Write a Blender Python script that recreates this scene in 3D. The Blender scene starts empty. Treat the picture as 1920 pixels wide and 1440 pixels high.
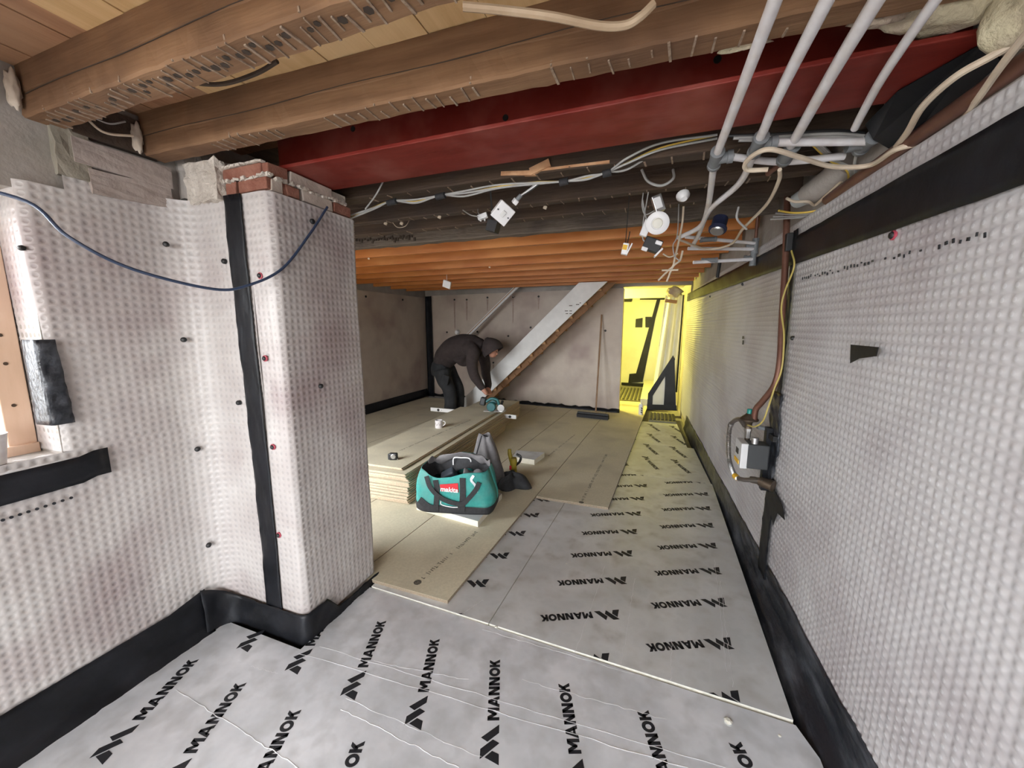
import bpy, bmesh, math, random
import numpy as np
from mathutils import Vector, Matrix, Euler
random.seed(7); rng = np.random.default_rng(7)
S = bpy.context.scene
COL = S.collection
PI = math.pi
# ------------------------------------------------------------------ camera
FPX, HOR, VPX, EYE = 720.0, 612.0, 1230.0, 1.45
PITCH = math.atan((720 - HOR) / FPX)
YAW = math.atan((VPX - 960) / math.hypot(FPX, 720 - HOR))
cam_d = bpy.data.cameras.new('camera'); cam_d.sensor_width = 36; cam_d.lens = FPX / 1920 * 36
cam_d.clip_start = 0.05
cam = bpy.data.objects.new('camera', cam_d); COL.objects.link(cam)
cam.location = (0, 0, EYE); cam.rotation_euler = (PI / 2 - PITCH, 0, YAW)
S.camera = cam
# ------------------------------------------------------------------ daylight: overcast sky seen through window openings, the one behind the viewer added
W = bpy.data.worlds.new('overcast_sky'); S.world = W; W.use_nodes = True
bg = W.node_tree.nodes['Background']; bg.inputs[0].default_value = (0.93, 0.965, 1.0, 1); bg.inputs[1].default_value = 17.0
def portal(name, loc, size, d):
    l = bpy.data.lights.new(name, 'AREA'); l.shape = 'RECTANGLE'; l.size, l.size_y = size
    l.cycles.is_portal = True
    o = bpy.data.objects.new(name, l); COL.objects.link(o); o.location = loc
    o.rotation_euler = Vector(d).to_track_quat('-Z', 'Y').to_euler()
portal('window_portal', (-2.22, -0.05, 1.43), (1.5, 1.2), (1, 0, 0))
portal('added_opening_portal', (-0.65, -2.35, 1.2), (2.3, 1.9), (0, 1, 0))
portal('front_window_portal', (-2.885, 1.28, 1.06), (1.73, 1.88), (0, 1, 0))
S.view_settings.view_transform = 'Standard'; S.view_settings.look = 'None'
S.view_settings.gamma = 1; S.view_settings.use_curve_mapping = False
S.view_settings.exposure = 0.0

# ------------------------------------------------------------------ helpers
_cp, _sp, _cy, _sy = math.cos(PITCH), math.sin(PITCH), math.cos(YAW), math.sin(YAW)
_fw = np.array([-_sy * _cp, _cy * _cp, -_sp]); _rt = np.array([_cy, _sy, 0.0]); _up = np.cross(_rt, _fw)
def P(px, py, x=None, y=None, z=None):
    """where the sight line through a photo point meets a real plane of the room"""
    d = _rt * (px - 960) / FPX + _up * (720 - py) / FPX + _fw
    if x is not None: t = x / d[0]
    elif y is not None: t = y / d[1]
    else: t = (z - EYE) / d[2]
    return Vector(np.array([0, 0, EYE]) + t * d)
RW0, RWS = 0.745, -0.041            # right wall: X = RW0 + RWS * Y
def rwx(y): return RW0 + RWS * y
def PR(px, py, off=0.0):
    d = _rt * (px - 960) / FPX + _up * (720 - py) / FPX + _fw
    t = (RW0 - off) / (d[0] - RWS * d[1]); return Vector(np.array([0, 0, EYE]) + t * d)
BW0, BWS = 6.52, -0.078             # back wall: Y = BW0 + BWS * X
def PB(px, py, off=0.0):
    d = _rt * (px - 960) / FPX + _up * (720 - py) / FPX + _fw
    t = (BW0 - off) / (d[1] - BWS * d[0]); return Vector(np.array([0, 0, EYE]) + t * d)

def mesh_obj(name, me, mat=None, parent=None, smooth=False):
    if mat is not None:
        for m in (mat if isinstance(mat, (list, tuple)) else [mat]): me.materials.append(m)
    if smooth: me.polygons.foreach_set('use_smooth', [True] * len(me.polygons))
    o = bpy.data.objects.new(name, me); COL.objects.link(o)
    if parent is not None:
        o.parent = parent; o.matrix_parent_inverse = pmat(parent).inverted()
    return o
def pmat(o):
    m = Matrix.LocRotScale(o.location, o.rotation_euler, o.scale)
    return pmat(o.parent) @ o.matrix_parent_inverse @ m if o.parent else m
def tag(o, label, cat, group=None, kind=None):
    o['label'] = label
    if cat: o['category'] = cat
    if group: o['group'] = group
    if kind: o['kind'] = kind
    return o
def struct(o, label=None):
    o['kind'] = 'structure'
    if label: o['label'] = label
    return o
def thing(name, label, cat, loc=(0, 0, 0), group=None):
    o = bpy.data.objects.new(name, None); COL.objects.link(o); o.location = loc; o.empty_display_size = .05
    return tag(o, label, cat, group)
class MB:
    def __init__(s): s.v = []; s.f = []; s.mi = []
    def add(s, v, f, m=0):
        b = len(s.v); s.v += [tuple(p) for p in v]; s.f += [tuple(i + b for i in q) for q in f]; s.mi += [m] * len(f); return s
    def box(s, c, d, rot=None, m=0):
        hx, hy, hz = d[0] / 2, d[1] / 2, d[2] / 2
        v = [Vector((x, y, z)) for x in (-hx, hx) for y in (-hy, hy) for z in (-hz, hz)]
        if rot is not None:
            R = rot if isinstance(rot, Matrix) else Euler(rot).to_matrix()
            v = [R @ p for p in v]
        v = [p + Vector(c) for p in v]
        return s.add(v, [(0, 1, 3, 2), (4, 6, 7, 5), (0, 4, 5, 1), (2, 3, 7, 6), (0, 2, 6, 4), (1, 5, 7, 3)], m)
    def bb(s, x0, x1, y0, y1, z0, z1, m=0):
        return s.box(((x0 + x1) / 2, (y0 + y1) / 2, (z0 + z1) / 2), (x1 - x0, y1 - y0, z1 - z0), m=m)
    def prism(s, poly, z0, z1, m=0):
        n = len(poly)
        v = [(p[0], p[1], z0) for p in poly] + [(p[0], p[1], z1) for p in poly]
        f = [tuple(range(n))[::-1], tuple(range(n, 2 * n))] + [(i, (i + 1) % n, n + (i + 1) % n, n + i) for i in range(n)]
        return s.add(v, f, m)
    def slab(s, pts, nrm, t, m=0):
        """polygon in space given thickness t along nrm"""
        n = len(pts); nv = Vector(nrm) * t
        v = [Vector(p) for p in pts] + [Vector(p) + nv for p in pts]
        f = [tuple(range(n))[::-1], tuple(range(n, 2 * n))] + [(i, (i + 1) % n, n + (i + 1) % n, n + i) for i in range(n)]
        return s.add(v, f, m)
    def tube(s, pts, r, n=10, m=0, cap=True, flat=1.0):
        pts = [Vector(p) for p in pts]; k = len(pts)
        rr = r if isinstance(r, (list, tuple)) else [r] * k
        T = [((pts[min(i + 1, k - 1)] - pts[max(i - 1, 0)])).normalized() for i in range(k)]
        a = Vector((0, 0, 1)) if abs(T[0].z) < .9 else Vector((1, 0, 0))
        u = T[0].cross(a).normalized(); v = []
        for i in range(k):
            u = (u - T[i] * u.dot(T[i])).normalized(); w = T[i].cross(u)
            for j in range(n):
                t = 2 * PI * j / n
                v.append(pts[i] + (u * math.cos(t) + w * math.sin(t) * flat) * rr[i])
        f = [(i * n + j, i * n + (j + 1) % n, (i + 1) * n + (j + 1) % n, (i + 1) * n + j) for i in range(k - 1) for j in range(n)]
        if cap: f += [tuple(range(n))[::-1], tuple(range((k - 1) * n, k * n))]
        return s.add(v, f, m)
    def cyl(s, p0, p1, r0, r1=None, n=16, m=0):
        return s.tube([p0, p1], [r0, r0 if r1 is None else r1], n, m)
    def lathe(s, prof, c, axis=(0, 0, 1), n=20, m=0):
        q = Vector((0, 0, 1)).rotation_difference(Vector(axis).normalized()); v = []
        for (r, h) in prof:
            for j in range(n):
                t = 2 * PI * j / n
                v.append(q @ Vector((r * math.cos(t), r * math.sin(t), h)) + Vector(c))
        k = len(prof)
        f = [(i * n + j, i * n + (j + 1) % n, (i + 1) * n + (j + 1) % n, (i + 1) * n + j) for i in range(k - 1) for j in range(n)]
        f += [tuple(range(n))[::-1], tuple(range((k - 1) * n, k * n))]
        return s.add(v, f, m)
    def build(s, name, mat, parent=None, smooth=False, bevel=0):
        me = bpy.data.meshes.new(name); me.from_pydata(s.v, [], s.f)
        if len(set(s.mi)) > 1: me.polygons.foreach_set('material_index', s.mi)
        o = mesh_obj(name, me, mat, parent, False)
        if smooth:
            me.shade_smooth() if hasattr(me, 'shade_smooth') else None
            try: me.set_sharp_from_angle(angle=math.radians(40))
            except Exception: pass
        if bevel:
            md = o.modifiers.new('bevel', 'BEVEL'); md.width = bevel; md.segments = 2; md.limit_method = 'ANGLE'
        return o
def catmull(pts, n=8):
    pts = [Vector(p) for p in pts]; q = [pts[0] * 2 - pts[1]] + pts + [pts[-1] * 2 - pts[-2]]; out = []
    for i in range(1, len(q) - 2):
        a, b, c, d = q[i - 1:i + 3]
        for j in range(n):
            t = j / n
            out.append(.5 * ((2 * b) + (c - a) * t + (2 * a - 5 * b + 4 * c - d) * t * t + (3 * b - a - 3 * c + d) * t ** 3))
    out.append(pts[-1]); return out
def cable(name, pts, r, mat, parent=None, n=8, sub=8, flat=1.0):
    return MB().tube(catmull(pts, sub), r, n, flat=flat).build(name, mat, parent, smooth=True)
def grid(name, fmap, ns, nv, mat, parent=None, thick=0.0):
    """a smooth sheet: fmap(s, t) with s, t in 0..1"""
    v = [tuple(fmap(i / ns, j / nv)) for j in range(nv + 1) for i in range(ns + 1)]
    f = [(j * (ns + 1) + i, j * (ns + 1) + i + 1, (j + 1) * (ns + 1) + i + 1, (j + 1) * (ns + 1) + i) for j in range(nv) for i in range(ns)]
    me = bpy.data.meshes.new(name); me.from_pydata(v, [], f)
    o = mesh_obj(name, me, mat, parent, True)
    if thick:
        md = o.modifiers.new('thick', 'SOLIDIFY'); md.thickness = thick; md.offset = 0
    return o
def wob(x, y, s=1.0, seed=0.0):
    return (math.sin(x * 7.1 * s + seed) * math.cos(y * 5.3 * s + 1.7 * seed) + .6 * math.sin(x * 17.3 * s + y * 11.9 * s + 2.3 * seed) + .4 * math.sin(x * 31 * s - y * 23 * s + seed)) / 2

# ------------------------------------------------------------------ materials
def M(name, c1, c2=None, scale=5.0, rough=.5, metal=0.0, bump=0.0, bscale=None, stretch=(1, 1, 1), detail=4.0, lo=.35, hi=.65, c3=None, s3=1.0, spec=.5, bdist=.01):
    m = bpy.data.materials.new(name); m.use_nodes = True; nt = m.node_tree; nd = nt.nodes; lk = nt.links
    b = nd['Principled BSDF']; b.inputs['Roughness'].default_value = rough; b.inputs['Metallic'].default_value = metal
    b.inputs['Specular IOR Level'].default_value = spec
    b.inputs['Base Color'].default_value = (*c1, 1)
    if c2 is None and not bump: return m
    tc = nd.new('ShaderNodeTexCoord'); mp = nd.new('ShaderNodeMapping'); mp.inputs['Scale'].default_value = stretch
    lk.new(tc.outputs['Object'], mp.inputs['Vector'])
    if c2 is not None:
        nz = nd.new('ShaderNodeTexNoise'); nz.inputs['Scale'].default_value = scale; nz.inputs['Detail'].default_value = detail
        nz.inputs['Roughness'].default_value = .62
        lk.new(mp.outputs['Vector'], nz.inputs['Vector'])
        cr = nd.new('ShaderNodeValToRGB'); cr.color_ramp.elements[0].position = lo; cr.color_ramp.elements[1].position = hi
        cr.color_ramp.elements[0].color = (*c1, 1); cr.color_ramp.elements[1].color = (*c2, 1)
        lk.new(nz.outputs['Fac'], cr.inputs['Fac']); out = cr.outputs['Color']
        if c3 is not None:
            n3 = nd.new('ShaderNodeTexNoise'); n3.inputs['Scale'].default_value = s3; n3.inputs['Detail'].default_value = 3
            lk.new(tc.outputs['Object'], n3.inputs['Vector'])
            r3 = nd.new('ShaderNodeValToRGB'); r3.color_ramp.elements[0].position = .47; r3.color_ramp.elements[1].position = .72
            lk.new(n3.outputs['Fac'], r3.inputs['Fac'])
            mx = nd.new('ShaderNodeMix'); mx.data_type = 'RGBA'
            lk.new(r3.outputs['Color'], mx.inputs['Factor']); lk.new(out, mx.inputs['A']); mx.inputs['B'].default_value = (*c3, 1)
            out = mx.outputs['Result']
        lk.new(out, b.inputs['Base Color'])
    if bump:
        nb = nd.new('ShaderNodeTexNoise'); nb.inputs['Scale'].default_value = bscale or scale * 3; nb.inputs['Detail'].default_value = 5
        lk.new(mp.outputs['Vector'], nb.inputs['Vector'])
        bp = nd.new('ShaderNodeBump'); bp.inputs['Strength'].default_value = bump; bp.inputs['Distance'].default_value = bdist
        lk.new(nb.outputs['Fac'], bp.inputs['Height']); lk.new(bp.outputs['Normal'], b.inputs['Normal'])
    return m
m_memL = M('membrane_backed', (.58, .55, .53), (.47, .43, .415), 3.2, .42, c3=(.36, .295, .29), s3=2.3)
m_dimL = M('membrane_stud_seethrough', (.525, .50, .48), (.41, .375, .365), 3.2, .38, c3=(.285, .225, .225), s3=2.3)
m_memR = M('membrane_white', (.52, .505, .505), (.45, .43, .435), 1.5, .38, c3=(.36, .325, .33), s3=1.5)
m_dimR = M('membrane_stud_lit', (.60, .595, .60), (.535, .525, .53), 1.5, .32, c3=(.45, .425, .43), s3=1.3)  # stud tops paler than the sheet, glancing light put into their colour
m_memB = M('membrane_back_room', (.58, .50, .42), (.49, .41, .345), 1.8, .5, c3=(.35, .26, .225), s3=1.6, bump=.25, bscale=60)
m_memY = M('membrane_lamp_room', (.72, .72, .68), (.62, .62, .58), 1.5, .45)
m_tape = M('tape_black', (.006, .0065, .008), (.014, .015, .019), 6, .42, bump=.35, bscale=16, bdist=.006, spec=.28)
m_tapeg = M('tape_crease_sheen', (.018, .02, .026), (.12, .13, .15), 12, .3, bump=.9, bscale=20, stretch=(1.6, .3, .8), bdist=.012, lo=.48, hi=.78)  # pale streaks paint the shine on the wrinkles
m_foil = M('foil_facing', (.66, .685, .72), (.84, .86, .90), 4.0, .40, .32, bump=.22, bscale=26, c3=(.58, .595, .61), s3=9, bdist=.004)  # pale clouds in the colour stand for mottled reflections
m_foil2 = M('foil_facing_darker', (.60, .615, .62), (.78, .795, .80), 4.0, .42, .3, bump=.22, bscale=26, c3=(.52, .52, .505), s3=8, bdist=.004)  # slightly darker foil, its pale clouds also painted reflections
m_foam = M('board_foam', (.76, .74, .66), (.62, .60, .52), 30, .9)
m_crease = M('foil_crease', (.85, .86, .88), rough=.3, metal=.3)
m_ink = M('print_ink', (.012, .013, .017), rough=.55)
m_chip = M('chipboard_face', (.58, .525, .385), (.66, .60, .45), 60, .75, bump=.1, bscale=160, c3=(.51, .46, .345), s3=2.5)
m_chipe = M('chipboard_edge', (.66, .54, .40), (.46, .34, .23), 130, .9, bump=.4, bscale=220)
m_chipd = M('deck_board_edge', (.36, .29, .21), (.26, .2, .14), 130, .9)
m_chipink = M('chipboard_stamp', (.06, .055, .045), (.2, .18, .14), 90, .8)
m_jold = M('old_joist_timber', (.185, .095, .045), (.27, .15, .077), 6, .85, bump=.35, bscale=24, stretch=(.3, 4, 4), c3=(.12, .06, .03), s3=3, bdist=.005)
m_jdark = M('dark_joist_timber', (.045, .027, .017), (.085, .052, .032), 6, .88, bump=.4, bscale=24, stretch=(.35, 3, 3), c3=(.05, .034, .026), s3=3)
m_jgrey = M('weathered_joist_timber', (.105, .08, .06), (.16, .128, .10), 7, .9, bump=.7, bscale=26, stretch=(.35, 3, 3), c3=(.08, .06, .05), s3=5)
m_orange = M('stained_joist_timber', (.54, .19, .042), (.40, .12, .022), 4, .5, bump=.12, bscale=16, stretch=(.3, 4, 4), c3=(.56, .22, .06), s3=2)
m_plank = M('pale_pine_board', (.70, .465, .225), (.60, .375, .165), 7, .65, bump=.12, bscale=20, stretch=(5, .3, 1), c3=(.76, .53, .28), s3=2)
m_plankb = M('aged_brown_board', (.42, .22, .115), (.32, .155, .076), 7, .7, bump=.25, bscale=20, stretch=(5, .3, 1), c3=(.42, .25, .145), s3=3)
m_deckdark = M('dark_floorboard', (.10, .062, .04), (.15, .095, .06), 6, .85, bump=.3, bscale=20, stretch=(5, .4, 1))
m_mark = M('plaster_residue', (.36, .27, .2), (.2, .13, .085), 60, .9)
m_dim = M('dark_gouge', (.05, .034, .024), rough=.9)
m_steel = M('red_oxide_steel', (.155, .014, .009), (.205, .026, .018), 7, .5, bump=.12, bscale=30, c3=(.255, .065, .05), s3=5.5, stretch=(.5, 2, 1), spec=.25)
m_bolt = M('shadow_hole', (.008, .007, .007), rough=.9)
m_brick = M('red_brick', (.23, .085, .055), (.33, .15, .105), 14, .9, bump=.5, bscale=60)
m_brickg = M('washed_brick', (.42, .35, .295), (.52, .44, .38), 12, .9, bump=.4, bscale=50)
m_mortar = M('mortar', (.66, .60, .53), (.50, .44, .38), 18, .95, bump=.8, bscale=40, bdist=.02)
m_plaster = M('grey_plaster', (.40, .365, .335), (.33, .295, .265), 6, .92, bump=.3, bscale=40, c3=(.28, .26, .225), s3=2.6)
m_pfoam = M('expanding_foam', (.56, .50, .34), (.42, .36, .25), 12, .85, bump=.8, bscale=30, bdist=.02, c3=(.44, .34, .28), s3=6)
m_extbrick = M('outside_brick', (.42, .24, .16), (.52, .33, .24), 20, .9)
m_pipe = M('white_pvc', (.78, .76, .77), (.70, .67, .68), 20, .38, c3=(.62, .56, .52), s3=9)
m_fit = M('grey_fitting', (.16, .17, .18), (.20, .21, .22), 20, .5)
m_cream = M('cream_cable', (.66, .56, .43), (.56, .45, .34), 10, .55)
m_greyc = M('grey_cable', (.33, .32, .31), (.42, .41, .39), 10, .5)
m_yelc = M('yellow_cable', (.72, .50, .08), rough=.5)
m_blackc = M('black_plastic', (.015, .015, .016), rough=.45)
m_blue = M('blue_cable', (.03, .048, .095), rough=.45)
m_whitep = M('white_plastic', (.80, .79, .79), rough=.35)
m_whited = M('white_primed_timber', (.74, .73, .71), (.66, .65, .63), 6, .55)
m_pine = M('pine_carcass', (.42, .235, .105), (.33, .17, .07), 6, .7, bump=.2, bscale=20, stretch=(1, 3, 1))
m_pinek = M('pine_carriage_shaded', (.24, .12, .05), (.17, .08, .032), 6, .75, bump=.2, bscale=20)  # darker than the other pine: shade under the stair put into the colour
m_copper = M('copper_pipe_dull', (.20, .095, .065), (.14, .06, .042), 8, .4, .45)
m_brass = M('dark_brass', (.16, .12, .085), (.10, .075, .055), 30, .4, .7)
m_chrome = M('bare_metal', (.55, .54, .53), rough=.3, metal=.9)
m_meterw = M('meter_white', (.62, .62, .62), rough=.45)
m_meterd = M('meter_dark_grey', (.04, .043, .045), rough=.5)
m_green = M('green_cap', (.01, .23, .20), rough=.4)
m_teal = M('teal_canvas', (.035, .30, .27), (.05, .36, .325), 40, .75, bump=.3, bscale=160, c3=(.11, .30, .27), s3=6)
m_tealp = M('teal_plastic', (.02, .12, .125), rough=.4)
m_webb = M('black_webbing', (.018, .018, .02), (.032, .032, .035), 60, .8)
m_lining = M('grey_lining', (.14, .13, .135), (.20, .19, .19), 12, .85, bump=.4, bscale=18)
m_red = M('red_badge', (.62, .03, .04), rough=.5)
m_olive = M('yellow_tool', (.42, .33, .03), (.30, .22, .02), 10, .5)
m_hood = M('dark_brown_cotton', (.034, .024, .023), (.048, .035, .033), 14, .95, bump=.5, bscale=9, bdist=.03)
m_trous = M('black_work_cloth', (.014, .015, .017), (.03, .031, .033), 7, .92, bump=.5, bscale=9, bdist=.03)
m_skin = M('skin', (.52, .26, .175), (.44, .20, .14), 20, .55)
m_lev = M('white_level_paint', (.84, .83, .80), rough=.4)
m_broomw = M('broom_handle_wood', (.33, .21, .13), (.25, .15, .09), 8, .7)
m_frame = M('bare_window_timber', (.62, .42, .29), (.70, .50, .37), 5, .6, stretch=(3, 3, .5))
m_glass = bpy.data.materials.new('window_glass'); m_glass.use_nodes = True
_b = m_glass.node_tree.nodes['Principled BSDF']; _b.inputs['Transmission Weight'].default_value = 1; _b.inputs['Roughness'].default_value = 0.02; _b.inputs['IOR'].default_value = 1.02
m_ceram = M('mug_ceramic', (.74, .71, .70), (.66, .6, .59), 30, .3)
m_concrete = M('concrete', (.30, .29, .28), (.24, .23, .22), 5, .9)
m_corr = M('ridged_mat', (.20, .19, .12), (.15, .14, .09), 12, .6)
m_bluefix = M('fixing_rim', (.42, .06, .09), rough=.5)
m_lens = M('lamp_lens', (.72, .70, .62), rough=.25)
m_label = M('yellow_label', (.78, .45, .03), rough=.5)
m_hose = M('ribbed_hose', (.20, .175, .155), rough=.38, metal=.6)

# ------------------------------------------------------------------ the building
MASZ = 2.285                       # underside of the ceiling boards
# concrete slab
b = MB().bb(-4.9, 1.2, -2.6, 10.6, -.25, -.075); struct(b.build('floor', m_concrete), 'concrete slab under the insulation boards')
b = MB().bb(-14, -2.31, -14, 1.19, -.3, -.16); b.bb(-2.31, 14, -14, -2.46, -.3, -.16); struct(b.build('ground', M('paving', (.34, .31, .28), (.26, .24, .21), 3, .9)), 'paved ground outside the windows')
# left wall with the window opening
b = MB()
WY0, WY1, WZ0, WZ1 = -.78, .69, .99, 1.90
b.bb(-2.30, -1.995, -2.4, WY0, -.1, 2.4); b.bb(-2.30, -1.995, WY1, 1.19, -.1, 2.4)
b.bb(-2.30, -1.995, WY0, WY1, -.1, WZ0); b.bb(-2.30, -1.995, WY0, WY1, WZ1, 2.4)
wall_left = struct(b.build('wall_left', m_plaster), 'grey plastered wall on the left, bare above the membrane')
# dividing wall with the pier end, and the window that lights the far room
DX0, DX1, DZ0, DZ1 = -3.75, -2.02, .12, 2.0
b = MB()
b.bb(-4.75, DX0, 1.195, 1.64, -.1, 2.3); b.bb(DX1, -1.96, 1.195, 1.64, -.1, 2.3)
b.bb(DX0, DX1, 1.195, 1.64, -.1, DZ0); b.bb(DX0, DX1, 1.195, 1.64, DZ1, 2.3)
b.bb(-1.96, -1.485, 1.195, 1.64, -.1, 1.985)
wall_pier = struct(b.build('wall_pier', [m_brickg]), 'masonry wall end forming the pier under the steel beam')
# right wall
b = MB()
b.prism([(rwx(-2.4) + .012, -2.4), (rwx(10.4) + .012, 10.4), (1.15, 10.4), (1.15, -2.4)], -.1, 2.4)
wall_right = struct(b.build('wall_right', m_plaster), 'long wall on the right behind white membrane')
# back wall of the far room (ends at the doorway)
def bwy(x): return BW0 + BWS * x
b = MB().prism([(-4.75, bwy(-4.75) + .02), (-.53, bwy(-.53) + .02), (-.53, bwy(-.53) + .16), (-4.75, bwy(-4.75) + .16)], -.1, 2.4)
wall_back = struct(b.build('wall_back', m_plaster), 'back wall of the far room behind the stairs')
b = MB().bb(-4.75, -4.44, 1.2, 7.1, -.1, 2.4); wall_far = struct(b.build('wall_far_left', m_plaster), 'far left wall of the dim room')
# wall behind the viewer with an opening added to light the near room
b = MB(); b.bb(-2.3, -1.8, -2.45, -2.2, -.1, 2.4); b.bb(.5, 1.15, -2.45, -2.2, -.1, 2.4); b.bb(-1.8, .5, -2.45, -2.2, 2.15, 2.4); b.bb(-1.8, .5, -2.45, -2.2, -.1, .25)
struct(b.build('wall_front', m_plaster), 'wall behind the viewer with a wide opening added for light')
# lamp room beyond the doorway
b = MB(); b.bb(-2.6, 1.0, 10.25, 10.45, -.1, 2.5); b.bb(-2.75, -2.6, 6.95, 10.45, -.1, 2.5)
struct(b.build('wall_lamp_room', m_memY), 'membrane lined walls of the yellow lit room')
b = MB().bb(-2.75, 1.1, 6.95, 10.45, 2.16, 2.3); struct(b.build('ceiling_lamp_room', m_plaster), 'ceiling of the yellow lit room')
# lintel strip over the doorway
b = MB().bb(-.6, .5, 6.60, 6.74, 2.085, 2.3); struct(b.build('trim_1', m_plaster), 'plaster strip above the doorway')

# ceilings: boards are pieces of the ceiling
b = MB().bb(-2.3, 1.15, -2.45, 1.62, 2.31, 2.40); ceiling = struct(b.build('ceiling', m_deckdark), 'boarded ceiling over the near room')
x = -1.995; i = 0
plank_w = [.115, .105, .12, .085] + [.182] * 15
for w in plank_w:
    if x > .72: break
    old = i < 4
    me_b = MB().bb(x + .0015, x + w - .0015, -2.2, 1.45, MASZ + (.002 if i % 2 else 0), 2.312)
    me_b.build('plank', m_plankb if old else m_plank, ceiling)
    x += w; i += 1
b = MB().bb(-4.75, 1.15, 1.62, 7.0, 2.29, 2.4); ceiling2 = struct(b.build('ceiling_far', m_deckdark), 'dark boarded ceiling over the far room')

# ------------------------------------------------------------------ joists
def joist(name, x0, x1, yf, w, z0, z1, mat, label, cat='joist', group=None, seg=64, jit=.0022, seed=0):
    """sawn timber along X; yf(x) = near face; rough arrises"""
    r = random.Random(seed); v = []; f = []
    for i in range(seg + 1):
        x = x0 + (x1 - x0) * i / seg; y = yf(x)
        j = [r.uniform(-jit, jit) for _ in range(8)]
        v += [(x, y + j[0], z0 + .006 + j[1]), (x, y + .006 + j[0], z0 + j[1] * .7), (x, y + w - .006 + j[3], z0 + j[2] * .7), (x, y + w + j[3], z0 + .006 + j[2]),
              (x, y + w, z1), (x, y + j[5] * .3, z1), (x, y + j[6] * .3, z0 + (z1 - z0) * .47 + .004 * math.sin(x * 9)), (x, y + .003 + j[6] * .3, z0 + (z1 - z0) * .455 + .004 * math.sin(x * 9))]
    order = [0, 1, 2, 3, 4, 5, 6, 7]
    n = 8
    for i in range(seg):
        for k in range(n):
            f.append((i * n + order[k], i * n + order[(k + 1) % n], (i + 1) * n + order[(k + 1) % n], (i + 1) * n + order[k]))
    f.append(tuple(range(n))); f.append(tuple(range(seg * n, seg * n + n))[::-1])
    me = bpy.data.meshes.new(name); me.from_pydata(v, [], f)
    o = mesh_obj(name, me, mat); tag(o, label, cat, group); return o
J1 = lambda x: .735
J2 = lambda x: 1.045 + .03 * (x + 1.95)
j1 = joist('ceiling_joist', -1.99, .70, J1, .095, 2.13, MASZ, m_jold, 'old brown ceiling joist nearest the viewer, underside scarred by lath marks', seed=1)
j2 = joist('ceiling_joist', -1.97, .66, J2, .082, 2.13, MASZ, m_jold, 'old brown ceiling joist just in front of the red steel beam', seed=2)
joist('ceiling_joist', -1.99, .76, lambda x: .30, .09, 2.13, MASZ, m_jold, 'old brown ceiling joist overhead, out of sight behind the nearest one', seed=3)
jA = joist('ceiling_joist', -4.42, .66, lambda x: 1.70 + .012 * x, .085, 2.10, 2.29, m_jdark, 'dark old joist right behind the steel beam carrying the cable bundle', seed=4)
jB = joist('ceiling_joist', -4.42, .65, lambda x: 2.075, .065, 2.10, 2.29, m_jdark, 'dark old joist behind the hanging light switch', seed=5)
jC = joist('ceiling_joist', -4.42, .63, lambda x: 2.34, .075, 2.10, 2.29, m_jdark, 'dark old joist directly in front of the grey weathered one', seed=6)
jD = joist('ceiling_joist', -4.42, .62, lambda x: 2.70, .08, 2.10, 2.29, m_jgrey, 'grey weathered joist against the orange joists', seed=7, jit=.006)
names = ['first orange stained joist, beside the grey weathered joist', 'second orange stained joist from the grey one', 'third orange stained joist from the grey one', 'fourth orange stained joist from the grey one', 'fourth orange stained joist counted from the doorway', 'third orange stained joist counted from the doorway', 'second orange stained joist counted from the doorway', 'orange stained joist closest to the doorway and stair top']
for k in range(8):
    y = 3.08 + .45 * k
    o = MB().bb(-4.43, rwx(y) - .01, y, y + .048, 2.10 + .003 * (k % 2), 2.29).build('stained_joist', m_orange, bevel=.003)
    tag(o, names[k], 'joist', 'orange stained joists of the far room')
# plaster ticks and gouges on the near joists
def lath_marks(parent, yf, w, xs, z, seed, gou=True, face=0.0):
    r = random.Random(seed); mb = MB(); gb = MB()
    for x in xs:
        x += r.uniform(-.006, .006); L = w * r.uniform(.3, .95)
        y0 = yf(x) + r.uniform(0, w - L)
        mb.box((x, y0 + L / 2, z - .001), (r.uniform(.003, .008), L, .0042), rot=(0, 0, r.uniform(-.12, .12)))
        if face and r.random() < face:
            mb.box((x, yf(x) + .001, z + r.uniform(.006, .012)), (.005, .004, r.uniform(.010, .02)), rot=(0, r.uniform(-.3, .3), 0))
        if gou and r.random() < .85:
            gb.lathe([(r.uniform(.008, .013), -.0015), (.005, .004)], (x + .017, yf(x) + w * r.uniform(.3, .6), z), n=6)
    o = mb.build('plaster_ticks', m_mark, parent); o['kind'] = 'stuff'
    if gou:
        o = gb.build('gouges', m_dim, parent); o['kind'] = 'stuff'
lath_marks(j1, J1, .095, np.arange(-1.93, .1, .034), 2.13, 11, True, .15)
lath_marks(j2, J2, .082, list(np.arange(-1.6, -1.25, .04)) + list(np.arange(-1.05, -.5, .04)) + list(np.arange(-.3, .35, .05)), 2.13, 12, False, .25)
lath_marks(jA, lambda x: 1.70 + .012 * x, .085, np.arange(-1.4, .5, .11), 2.10, 13, False, 0)
lath_marks(jB, lambda x: 2.075, .065, np.arange(-1.6, .5, .085), 2.10, 14, False, 0)
lath_marks(jC, lambda x: 2.34, .075, np.arange(-2.0, .2, .12), 2.10, 15, False, 0)
mb = MB(); r = random.Random(21)
for k in range(22):
    q = P(668 + 5.2 * k, 451 + r.uniform(-3, 3) - .25 * k, y=2.70); mb.box((q.x, 2.698, q.z), (.018, .006, r.uniform(.012, .04)), (0, r.uniform(-.5, .5), 0))
o = mb.build('dark_marks', m_dim, jD); o['kind'] = 'stuff'  # small dark slivers along the near face of the grey joist
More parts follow.
